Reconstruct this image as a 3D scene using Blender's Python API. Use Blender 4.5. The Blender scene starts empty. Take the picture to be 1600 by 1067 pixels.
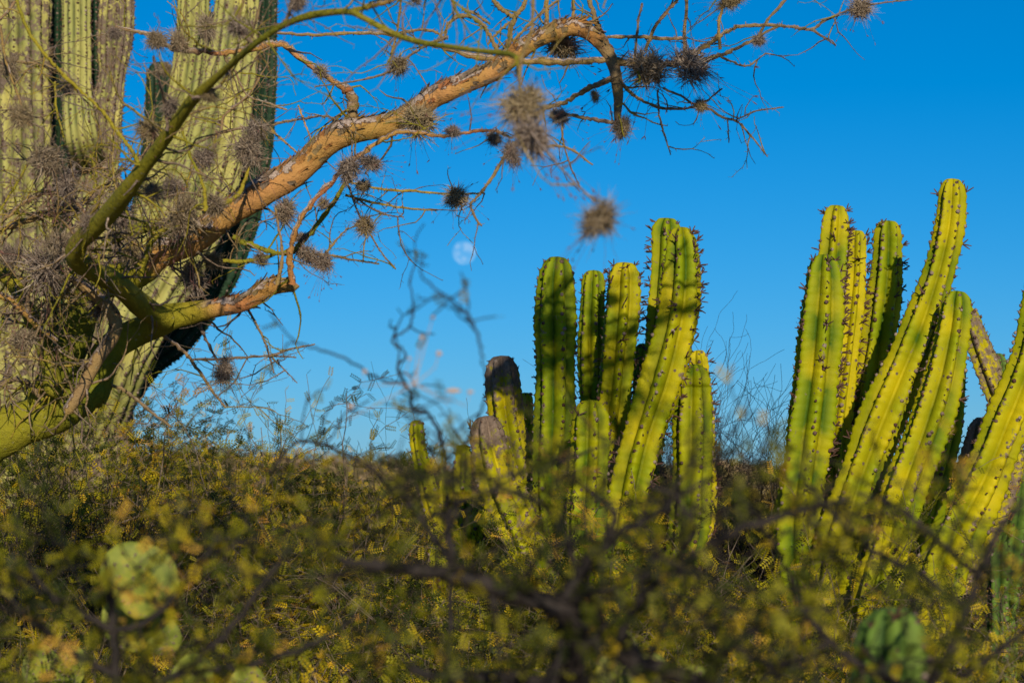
import bpy, math, random
import numpy as np
from mathutils import Vector
R = math.radians
scene = bpy.context.scene
COL = scene.collection
random.seed(7)

# ------------------------------------------------------------------ camera
CAM_Z, PITCH = 1.6, R(3.4)
cam_data = bpy.data.cameras.new('camera')
cam = bpy.data.objects.new('camera', cam_data)
COL.objects.link(cam)
cam.location = (0, 0, CAM_Z)
cam.rotation_euler = (R(90) + PITCH, 0, 0)
cam_data.lens = 90
cam_data.sensor_width = 36
cam_data.clip_start = 0.1
cam_data.clip_end = 9000
cam_data.dof.use_dof = True
cam_data.dof.focus_distance = 9.3
cam_data.dof.aperture_fstop = 5.8
scene.camera = cam

# ------------------------------------------------------------------ light
SUN_EL, SUN_AZ = 20.0, -8.0         # degrees up, degrees left (minus: right) of straight behind the camera
world = bpy.data.worlds.new('World')
scene.world = world
world.use_nodes = True
wn = world.node_tree
wn.nodes.clear()
sky = wn.nodes.new('ShaderNodeTexSky')
sky.sky_type = 'NISHITA'
sky.sun_disc = False
sky.sun_elevation = R(SUN_EL)
sky.sun_rotation = R(180 + SUN_AZ)
sky.altitude = 1800
sky.air_density = 1.0
sky.dust_density = 1.0
sky.ozone_density = 10.0
hsv = wn.nodes.new('ShaderNodeHueSaturation')
hsv.inputs['Saturation'].default_value = 1.14
hsv.inputs['Hue'].default_value = 0.49
hsv.inputs['Value'].default_value = 1.0
bg = wn.nodes.new('ShaderNodeBackground')
bg.inputs['Strength'].default_value = 0.090
wo = wn.nodes.new('ShaderNodeOutputWorld')
wn.links.new(sky.outputs[0], hsv.inputs['Color'])
wn.links.new(hsv.outputs[0], bg.inputs['Color'])
wn.links.new(bg.outputs[0], wo.inputs['Surface'])

sun_data = bpy.data.lights.new('sun', 'SUN')
sun_data.energy = 5.0
sun_data.angle = R(0.5)
sun_data.color = (1.0, 0.87, 0.66)
sun = bpy.data.objects.new('sun', sun_data)
COL.objects.link(sun)
a, e = R(SUN_AZ), R(SUN_EL)
to_sun = Vector((-math.sin(a) * math.cos(e), -math.cos(a) * math.cos(e), math.sin(e)))
sun.rotation_euler = to_sun.to_track_quat('Z', 'Y').to_euler()

scene.view_settings.view_transform = 'Standard'
scene.view_settings.look = 'None'
scene.view_settings.exposure = 0.0
scene.view_settings.gamma = 1.0
scene.view_settings.use_curve_mapping = False
scene.cycles.use_denoising = True
scene.cycles.max_bounces = 5
scene.cycles.transparent_max_bounces = 8

# ------------------------------------------------------------------ helpers
K = 0.2 / 800.0
def P(px, py, d):
    """world point seen at photograph pixel (px, py), d metres in front of the camera"""
    x = (px - 800) * K * d
    v = (533.5 - py) * K * d
    return np.array([x, d * math.cos(PITCH) - v * math.sin(PITCH),
                     CAM_Z + d * math.sin(PITCH) + v * math.cos(PITCH)])

def unit(v):
    n = np.linalg.norm(v)
    return v / n if n > 1e-9 else np.array([0., 0., 1.])

class MB:
    """collects geometry for ONE mesh"""
    def __init__(s):
        s.v, s.f, s.n, s.at = [], [], 0, []
    def add(s, verts, faces, attr=0.0):
        verts = np.asarray(verts, float)
        s.v.append(verts)
        s.f.extend((np.asarray(fa, np.int64) + s.n) for fa in faces)   # list of (m,k) arrays
        a_ = np.zeros((len(verts), 3)) if np.isscalar(attr) else np.asarray(attr, float)
        if np.isscalar(attr): a_[:, 0] = attr
        s.at.append(a_)
        s.n += len(verts)
    def mesh(s, name, mat, base=(0, 0, 0), smooth=True):
        V = np.concatenate(s.v) - np.asarray(base, float)
        A = np.concatenate(s.at)
        loops = np.concatenate([f.ravel() for f in s.f])
        tot = np.concatenate([np.full(len(f), f.shape[1]) for f in s.f])
        me = bpy.data.meshes.new(name)
        me.vertices.add(len(V)); me.vertices.foreach_set('co', V.ravel())
        me.loops.add(len(loops)); me.loops.foreach_set('vertex_index', loops.astype(np.int32))
        me.polygons.add(len(tot))
        starts = np.concatenate([[0], np.cumsum(tot)[:-1]])
        me.polygons.foreach_set('loop_start', starts.astype(np.int32))
        me.polygons.foreach_set('loop_total', tot.astype(np.int32))
        at = me.attributes.new('tone', 'FLOAT_VECTOR', 'POINT')
        at.data.foreach_set('vector', A.ravel())
        me.update(calc_edges=True)
        me.polygons.foreach_set('use_smooth', np.full(len(tot), smooth))
        me.materials.append(mat)
        return me
    def build(s, name, mat, parent=None, smooth=True, kind=None, label=None):
        base = np.array(parent_world(parent)) if parent is not None else (0, 0, 0)
        o = bpy.data.objects.new(name, s.mesh(name, mat, base, smooth))
        COL.objects.link(o)
        if parent is not None: o.parent = parent
        if kind: o['kind'] = kind
        if label: o['label'] = label
        return o

def parent_world(o):
    v = Vector((0, 0, 0))
    while o is not None:
        v = v + o.location
        o = o.parent
    return v

def tag(o, label=None, cat=None, group=None, kind=None):
    if label: o['label'] = label
    if cat: o['category'] = cat
    if group: o['group'] = group
    if kind: o['kind'] = kind
    return o

def thing(name, loc, label, cat, group=None):
    o = bpy.data.objects.new(name, None)
    o.empty_display_size = 0.1
    o.location = tuple(float(c) for c in loc)
    COL.objects.link(o)
    return tag(o, label, cat, group)

def spline(pts, n):
    """Catmull-Rom through rows of pts, n samples per span"""
    pts = np.asarray(pts, float)
    q = np.vstack([2 * pts[0] - pts[1], pts, 2 * pts[-1] - pts[-2]])
    out = []
    for i in range(len(pts) - 1):
        p0, p1, p2, p3 = q[i], q[i + 1], q[i + 2], q[i + 3]
        for t in np.linspace(0, 1, n, endpoint=False):
            out.append(0.5 * ((2 * p1) + (-p0 + p2) * t + (2 * p0 - 5 * p1 + 4 * p2 - p3) * t * t
                              + (-p0 + 3 * p1 - 3 * p2 + p3) * t ** 3))
    out.append(pts[-1])
    return np.array(out)

def frames(pts):
    T = np.gradient(pts, axis=0)
    T /= np.maximum(np.linalg.norm(T, axis=1), 1e-9)[:, None]
    ref = np.array([0, 1., 0]) if abs(T[0][1]) < 0.9 else np.array([1., 0, 0])
    N = np.empty_like(T)
    n = ref - T[0] * ref.dot(T[0]); N[0] = n / np.linalg.norm(n)
    for i in range(1, len(T)):
        n = N[i - 1] - T[i] * N[i - 1].dot(T[i])
        N[i] = n / max(np.linalg.norm(n), 1e-9)
    return T, N, np.cross(T, N)

def ring_faces(nr, ns):
    i = np.arange(nr - 1)[:, None] * ns
    j = np.arange(ns)[None, :]
    j2 = (j + 1) % ns
    return np.stack([i + j, i + j2, i + ns + j2, i + ns + j], -1).reshape(-1, 4)

def tube(mb, pts, rad, sides=5, tone=0.0, bump=0.0, rng=None, cap=True):
    pts = np.asarray(pts, float); rad = np.asarray(rad, float)
    T, N, B = frames(pts)
    th = np.linspace(0, 2 * math.pi, sides, endpoint=False)
    ring = np.cos(th)[None, :, None] * N[:, None, :] + np.sin(th)[None, :, None] * B[:, None, :]
    rr = rad[:, None, None] * np.ones((1, sides, 1))
    if bump and rng is not None:
        rr = rr * (1 + bump * rng.standard_normal((len(pts), sides, 1)))
    V = (pts[:, None, :] + ring * rr).reshape(-1, 3)
    up = ring[:, :, 2].reshape(-1)
    A = np.zeros((len(V), 3)); A[:, 0] = tone
    A[:, 1] = up
    faces = [ring_faces(len(pts), sides)]
    if cap:
        m = (len(pts) - 1) * sides
        V = np.vstack([V, pts[-1] + T[-1] * rad[-1] * 0.6, pts[0]])
        A = np.vstack([A, A[-1], A[0]])
        k = len(V) - 2
        j = np.arange(sides)
        faces.append(np.stack([m + j, m + (j + 1) % sides, np.full(sides, k)], -1))
        faces.append(np.stack([(j + 1) % sides, j, np.full(sides, k + 1)], -1))
    mb.add(V, faces, A)

# ------------------------------------------------------------------ materials
def nodes(name):
    m = bpy.data.materials.new(name)
    m.use_nodes = True
    nt = m.node_tree
    b = nt.nodes['Principled BSDF']
    b.inputs['Roughness'].default_value = 0.75
    b.inputs['Specular IOR Level'].default_value = 0.25
    def N(t, **kw):
        n = nt.nodes.new(t)
        for k, v in kw.items(): setattr(n, k, v)
        return n
    L = nt.links.new
    return m, nt, b, N, L

def noise(N, L, co, scale, detail=3, rough=0.55):
    n = N('ShaderNodeTexNoise')
    n.inputs['Scale'].default_value = scale
    n.inputs['Detail'].default_value = detail
    n.inputs['Roughness'].default_value = rough
    L(co, n.inputs['Vector'])
    return n.outputs['Fac']

def ramp(N, L, fac, stops):
    r = N('ShaderNodeValToRGB')
    el = r.color_ramp.elements
    while len(el) < len(stops): el.new(0.5)
    for e_, (p, c) in zip(el, stops):
        e_.position = p
        e_.color = (c[0], c[1], c[2], 1) if not np.isscalar(c) else (c, c, c, 1)
    L(fac, r.inputs['Fac'])
    return r.outputs['Color']

def mixc(N, L, fac, a_, b_, blend='MIX'):
    m = N('ShaderNodeMix', data_type='RGBA', blend_type=blend)
    if np.isscalar(fac): m.inputs[0].default_value = fac
    else: L(fac, m.inputs[0])
    for s_, v in ((6, a_), (7, b_)):
        if isinstance(v, tuple): m.inputs[s_].default_value = (*v, 1)
        else: L(v, m.inputs[s_])
    return m.outputs[2]

def math_(N, L, op, a_, b_=0.0, clamp=False):
    m = N('ShaderNodeMath', operation=op, use_clamp=clamp)
    for i, v in enumerate((a_, b_)):
        if np.isscalar(v): m.inputs[i].default_value = v
        else: L(v, m.inputs[i])
    return m.outputs[0]

def attr(N, L):
    at = N('ShaderNodeAttribute', attribute_name='tone')
    s = N('ShaderNodeSeparateXYZ')
    L(at.outputs['Vector'], s.inputs[0])
    return s.outputs

def bumpn(N, L, b, h, strength, dist=0.01):
    bn = N('ShaderNodeBump')
    bn.inputs['Strength'].default_value = strength
    bn.inputs['Distance'].default_value = dist
    L(h, bn.inputs['Height'])
    L(bn.outputs[0], b.inputs['Normal'])

def mat_cactus(name, valley, face, yellow, scar, fine=1.0):
    """tone.x = cork, tone.y = crest(1)..valley(0), tone.z = individual tint"""
    m, nt, b, N, L = nodes(name)
    g = N('ShaderNodeNewGeometry').outputs['Position']
    at = attr(N, L)
    big = noise(N, L, g, 7 * fine, 4)
    mid = noise(N, L, g, 28 * fine, 5, 0.65)
    sm = noise(N, L, g, 110 * fine, 4, 0.7)
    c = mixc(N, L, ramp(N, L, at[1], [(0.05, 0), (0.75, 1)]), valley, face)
    yf = math_(N, L, 'ADD', math_(N, L, 'MULTIPLY', big, 2.6), math_(N, L, 'SUBTRACT', at[2], 1.45), True)
    c = mixc(N, L, yf, c, yellow)
    c = mixc(N, L, ramp(N, L, mid, [(0.35, 0.0), (0.75, 0.4)]), c, (face[0] * .6, face[1] * .75, face[2]))
    # corky scars
    cf = math_(N, L, 'ADD', math_(N, L, 'MULTIPLY', mid, 0.9), math_(N, L, 'MULTIPLY', sm, 0.35))
    cf = math_(N, L, 'ADD', cf, math_(N, L, 'MULTIPLY', at[0], 0.75))
    cf = ramp(N, L, cf, [(0.80, 0), (0.90, 1)])
    c = mixc(N, L, cf, c, ramp(N, L, sm, [(0.3, tuple(x * .45 for x in scar)), (0.7, scar)]))
    v = N('ShaderNodeTexVoronoi'); v.inputs['Scale'].default_value = 24 * fine; v.inputs['Randomness'].default_value = 1.0
    L(g, v.inputs['Vector'])
    dots = ramp(N, L, v.outputs['Distance'], [(0.11, 1), (0.19, 0)])
    gate = ramp(N, L, math_(N, L, 'ADD', big, math_(N, L, 'MULTIPLY', at[2], 0.16)), [(0.55, 0), (0.62, 1)])
    c = mixc(N, L, math_(N, L, 'MULTIPLY', dots, gate), c, tuple(x * .5 for x in scar))
    L(c, b.inputs['Base Color'])
    b.inputs['Roughness'].default_value = 0.6
    b.inputs['Specular IOR Level'].default_value = 0.12
    h = math_(N, L, 'ADD', math_(N, L, 'MULTIPLY', cf, 0.6), sm)
    bumpn(N, L, b, h, 0.45, 0.004)
    return m

M = {}
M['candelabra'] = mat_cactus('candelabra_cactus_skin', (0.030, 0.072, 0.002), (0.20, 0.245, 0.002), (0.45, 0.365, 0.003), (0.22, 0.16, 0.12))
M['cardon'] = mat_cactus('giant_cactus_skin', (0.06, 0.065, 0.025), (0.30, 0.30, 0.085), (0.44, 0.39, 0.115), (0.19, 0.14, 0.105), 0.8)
M['darkarm'] = mat_cactus('painted_shade_arm_skin', (0.005, 0.016, 0.008), (0.015, 0.040, 0.018), (0.03, 0.055, 0.02), (0.16, 0.13, 0.10), 0.8)  # shade on the rear arms is painted in as a dark skin colour
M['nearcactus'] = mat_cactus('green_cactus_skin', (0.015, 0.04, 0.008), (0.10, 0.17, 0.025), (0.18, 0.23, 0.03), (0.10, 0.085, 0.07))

m, nt, b, N, L = nodes('spine_and_bud')
at = attr(N, L)
L(mixc(N, L, at[0], (0.07, 0.030, 0.020), (0.30, 0.24, 0.19)), b.inputs['Base Color'])
M['spine'] = m

# bark: tone.x  0 green, 0.5 orange tan, 1 grey; tone.y = how far the surface faces up
m, nt, b, N, L = nodes('tree_bark')
g = N('ShaderNodeNewGeometry').outputs['Position']
at = attr(N, L)
n1 = noise(N, L, g, 9, 4); n2 = noise(N, L, g, 45, 5, 0.65); n3 = noise(N, L, g, 160, 3, 0.7)
c = ramp(N, L, at[0], [(0.0, (0.24, 0.22, 0.009)), (0.25, (0.33, 0.26, 0.02)), (0.5, (0.49, 0.235, 0.085)), (0.65, (0.36, 0.125, 0.045)), (0.8, (0.27, 0.175, 0.09)), (1.0, (0.17, 0.125, 0.10))])
c = mixc(N, L, ramp(N, L, n2, [(0.4, 0), (0.75, 0.55)]), c, mixc(N, L, 0.5, c, (0.06, 0.04, 0.02)))
pf = math_(N, L, 'ADD', math_(N, L, 'MULTIPLY', at[1], 0.30), math_(N, L, 'ADD', math_(N, L, 'MULTIPLY', n1, 0.45), math_(N, L, 'MULTIPLY', n2, 0.55)))
pf0 = pf
pf = ramp(N, L, pf, [(0.575, 0), (0.60, 1)])
gate = ramp(N, L, at[0], [(0.22, 0.0), (0.45, 1), (0.75, 1), (1.0, 0.3)])
pf2 = math_(N, L, 'MULTIPLY', pf, gate)
w1 = noise(N, L, g, 3.2, 2)
c = mixc(N, L, ramp(N, L, w1, [(0.42, 0.0), (0.62, 0.55)]), c, mixc(N, L, ramp(N, L, at[0], [(0.2, 0.0), (0.35, 1.0)]), (0.10, 0.13, 0.008), (0.30, 0.20, 0.035)))
edge = ramp(N, L, pf0, [(0.545, 0), (0.572, 1), (0.58, 1), (0.592, 0)])
c = mixc(N, L, pf2, c, ramp(N, L, n3, [(0.3, (0.17, 0.12, 0.10)), (0.5, (0.33, 0.26, 0.22)), (0.72, (0.60, 0.48, 0.42))]))
c = mixc(N, L, math_(N, L, 'MULTIPLY', edge, gate), c, (0.10, 0.045, 0.025))
crk = ramp(N, L, n2, [(0.66, 0), (0.70, 1)])
c = mixc(N, L, math_(N, L, 'MULTIPLY', crk, gate), c, (0.09, 0.05, 0.03))
vv = N('ShaderNodeTexVoronoi'); vv.inputs['Scale'].default_value = 38; L(g, vv.inputs['Vector'])
sp = math_(N, L, 'MULTIPLY', ramp(N, L, vv.outputs['Distance'], [(0.10, 1), (0.20, 0)]), ramp(N, L, n1, [(0.45, 0), (0.6, .8)]))
c = mixc(N, L, sp, c, (0.26, 0.24, 0.15))
c = mixc(N, L, ramp(N, L, n3, [(0.60, 0), (0.72, .6)]), c, (0.06, 0.05, 0.02))
L(c, b.inputs['Base Color'])
h = math_(N, L, 'ADD', math_(N, L, 'MULTIPLY', pf2, 0.5), math_(N, L, 'ADD', n2, math_(N, L, 'MULTIPLY', n3, .5)))
bumpn(N, L, b, h, 0.8, 0.012)
M['bark'] = m

m, nt, b, N, L = nodes('shrub_wood')
g = N('ShaderNodeNewGeometry').outputs['Position']
L(ramp(N, L, noise(N, L, g, 20, 4), [(0.3, (0.05, 0.037, 0.025)), (0.7, (0.24, 0.18, 0.13))]), b.inputs['Base Color'])
M['wood'] = m
m, nt, b, N, L = nodes('dark_and_shaded_shrub_wood')  # dark wood; shade on the near branches is put into its colour
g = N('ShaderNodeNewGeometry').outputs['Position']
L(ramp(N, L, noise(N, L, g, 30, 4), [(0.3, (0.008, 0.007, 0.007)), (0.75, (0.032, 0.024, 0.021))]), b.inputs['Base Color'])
M['darkwood'] = m

# moss strands: tone.x = strand tint
m, nt, b, N, L = nodes('ball_moss_strands')
at = attr(N, L)
oi = N('ShaderNodeObjectInfo')
c = ramp(N, L, at[0], [(0.0, (0.08, 0.06, 0.05)), (0.5, (0.235, 0.18, 0.145)), (1.0, (0.47, 0.385, 0.305))])
c = mixc(N, L, ramp(N, L, oi.outputs['Random'], [(0.35, 0), (0.9, 0.5)]), c, (0.38, 0.29, 0.11))
L(c, b.inputs['Base Color'])
M['moss'] = m
m, nt, b, N, L = nodes('moss_seed_stalk')
b.inputs['Base Color'].default_value = (0.16, 0.075, 0.06, 1)
M['stalk'] = m
m, nt, b, N, L = nodes('dry_seed_pod')
b.inputs['Base Color'].default_value = (0.45, 0.30, 0.20, 1)
M['pod'] = m

def mat_leaf(name, stops, trans=0.35):
    m, nt, b, N, L = nodes(name)
    at = attr(N, L)
    oi = N('ShaderNodeObjectInfo')
    t = math_(N, L, 'ADD', at[0], math_(N, L, 'MULTIPLY', math_(N, L, 'SUBTRACT', oi.outputs['Random'], 0.5), 0.25))
    c = ramp(N, L, t, stops)
    L(c, b.inputs['Base Color'])
    b.inputs['Roughness'].default_value = 0.6
    tr = N('ShaderNodeBsdfTranslucent'); L(c, tr.inputs['Color'])
    mx = N('ShaderNodeMixShader'); mx.inputs[0].default_value = trans
    L(b.outputs[0], mx.inputs[1]); L(tr.outputs[0], mx.inputs[2])
    L(mx.outputs[0], nt.nodes['Material Output'].inputs['Surface'])
    return m
M['leaf'] = mat_leaf('thorn_shrub_leaf', [(0.0, (0.032, 0.046, 0.004)), (0.30, (0.095, 0.105, 0.005)), (0.56, (0.36, 0.32, 0.008)), (0.85, (0.66, 0.44, 0.012)), (1.0, (0.50, 0.26, 0.04))])
M['farleaf'] = mat_leaf('hillside_scrub_leaf', [(0.0, (0.06, 0.06, 0.015)), (0.5, (0.17, 0.13, 0.04)), (0.8, (0.24, 0.17, 0.08)), (1.0, (0.30, 0.21, 0.13))], 0.2)
M['frontleaf'] = mat_leaf('near_shrub_leaf', [(0.0, (0.010, 0.018, 0.003)), (0.32, (0.065, 0.078, 0.004)), (0.60, (0.27, 0.25, 0.006)), (0.9, (0.50, 0.34, 0.012)), (1.0, (0.55, 0.32, 0.05))], 0.3)  # darker stops hold the shade of the near brush as leaf colour

m, nt, b, N, L = nodes('prickly_pear_skin')
g = N('ShaderNodeNewGeometry').outputs['Position']
c = ramp(N, L, noise(N, L, g, 22, 4), [(0.3, (0.07, 0.10, 0.012)), (0.55, (0.20, 0.225, 0.030)), (0.75, (0.36, 0.28, 0.04))])
L(mixc(N, L, ramp(N, L, noise(N, L, g, 60, 3), [(0.62, 0), (0.7, 0.7)]), c, (0.20, 0.14, 0.08)), b.inputs['Base Color'])
b.inputs['Roughness'].default_value = 0.6
M['pear'] = m

m, nt, b, N, L = nodes('dry_ground')
g = N('ShaderNodeNewGeometry').outputs['Position']
c = ramp(N, L, noise(N, L, g, 0.5, 6, 0.65), [(0.3, (0.12, 0.085, 0.05)), (0.55, (0.21, 0.155, 0.10)), (0.75, (0.27, 0.20, 0.15))])
c = mixc(N, L, ramp(N, L, noise(N, L, g, 9, 5, 0.7), [(0.45, 0), (0.7, 0.6)]), c, (0.07, 0.06, 0.025))
L(c, b.inputs['Base Color'])
bumpn(N, L, b, noise(N, L, g, 12, 6, 0.7), 0.8, 0.05)
M['ground'] = m

# ------------------------------------------------------------------ ground and hill
def terrain(x, y):
    x = np.asarray(x, float); y = np.asarray(y, float)
    s = np.clip((y - 22) / 98, 0, 1); s = s * s * (3 - 2 * s)
    back = np.clip((y - 135) / 400, 0, 1)
    left = np.exp(-((x + 17) / 9.0) ** 2) * .9 * np.exp(-((y - 88) / 26.0) ** 2)
    und = 0.12 * np.sin(x * 0.21 + 1) * np.sin(y * 0.13) * np.clip((y - 14) / 20, 0, 1)
    return 2.35 * s * (1 - back) - 9.0 * back + left + und
xs = np.sign(np.linspace(-1, 1, 91)) * np.abs(np.linspace(-1, 1, 91)) ** 3 * 3500
ys = np.concatenate([np.linspace(-60, 160, 111), np.linspace(180, 560, 12), [900, 1600, 2600, 4500]])
X, Y = np.meshgrid(xs, ys)
V = np.stack([X, Y, terrain(X, Y)], -1).reshape(-1, 3)
nx = len(xs)
i = np.arange(len(ys) - 1)[:, None] * nx; j = np.arange(nx - 1)[None, :]
F = np.stack([i + j, i + j + 1, i + nx + j + 1, i + nx + j], -1).reshape(-1, 4)
mb = MB(); mb.add(V, [F])
tag(mb.build('ground', M['ground']), kind='structure')

# ------------------------------------------------------------------ moon
MD = 6000.0
mp = P(725, 395, MD)
m = bpy.data.materials.new('moon_surface'); m.use_nodes = True
nt = m.node_tree; nt.nodes.clear()
N = lambda t, **kw: nt.nodes.new(t)
L = nt.links.new
tc = nt.nodes.new('ShaderNodeTexCoord')
nz = nt.nodes.new('ShaderNodeTexNoise'); nz.inputs['Scale'].default_value = 0.055; nz.inputs['Detail'].default_value = 4
L(tc.outputs['Object'], nz.inputs['Vector'])
rp = nt.nodes.new('ShaderNodeValToRGB')
rp.color_ramp.elements[0].position = 0.42; rp.color_ramp.elements[0].color = (0.075, 0.072, 0.045, 1)
rp.color_ramp.elements[1].position = 0.6; rp.color_ramp.elements[1].color = (0.24, 0.18, 0.08, 1)
L(nz.outputs['Fac'], rp.inputs['Fac'])
em = nt.nodes.new('ShaderNodeEmission'); L(rp.outputs[0], em.inputs['Color'])
tr = nt.nodes.new('ShaderNodeBsdfTransparent')
ad = nt.nodes.new('ShaderNodeAddShader'); L(em.outputs[0], ad.inputs[0]); L(tr.outputs[0], ad.inputs[1])
geo = nt.nodes.new('ShaderNodeNewGeometry')
mx = nt.nodes.new('ShaderNodeMixShader'); L(geo.outputs['Backfacing'], mx.inputs[0])
L(ad.outputs[0], mx.inputs[1]); L(tr.outputs[0], mx.inputs[2])
out = nt.nodes.new('ShaderNodeOutputMaterial'); L(mx.outputs[0], out.inputs['Surface'])
mr = 18.3 * K * MD
th = np.linspace(0, math.pi, 33); ph = np.linspace(0, 2 * math.pi, 64, endpoint=False)
Vm = np.stack([np.outer(np.sin(th), np.cos(ph)), np.outer(np.sin(th), np.sin(ph)), np.outer(np.cos(th), np.ones(64))], -1).reshape(-1, 3) * mr
mb = MB(); mb.add(Vm, [ring_faces(33, 64)[:, ::-1]])
moon = bpy.data.objects.new('moon', mb.mesh('moon', m))
moon.location = mp
COL.objects.link(moon)
tag(moon, 'pale nearly full moon low in the blue daytime sky', 'moon')

# ------------------------------------------------------------------ cactus stems
def bump_template():
    v = [(0, 0, 1.0)]
    for k in range(5):
        t = 2 * math.pi * k / 5
        v.append((math.cos(t), math.sin(t), 0.35))
    for k in range(5):
        t = 2 * math.pi * (k + .5) / 5
        v.append((math.cos(t) * 1.05, math.sin(t) * 1.05, -0.5))
    f3 = [[0, 1 + k, 1 + (k + 1) % 5] for k in range(5)]
    f3 += [[1 + k, 6 + k, 1 + (k + 1) % 5] for k in range(5)]
    f3 += [[1 + (k + 1) % 5, 6 + k, 6 + (k + 1) % 5] for k in range(5)]
    return np.array(v, float), np.array(f3)
BV, BF = bump_template()

def basis(n, rng):
    n = unit(n)
    r = unit(np.cross(n, rng.standard_normal(3)))
    return r, np.cross(n, r), n

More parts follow.
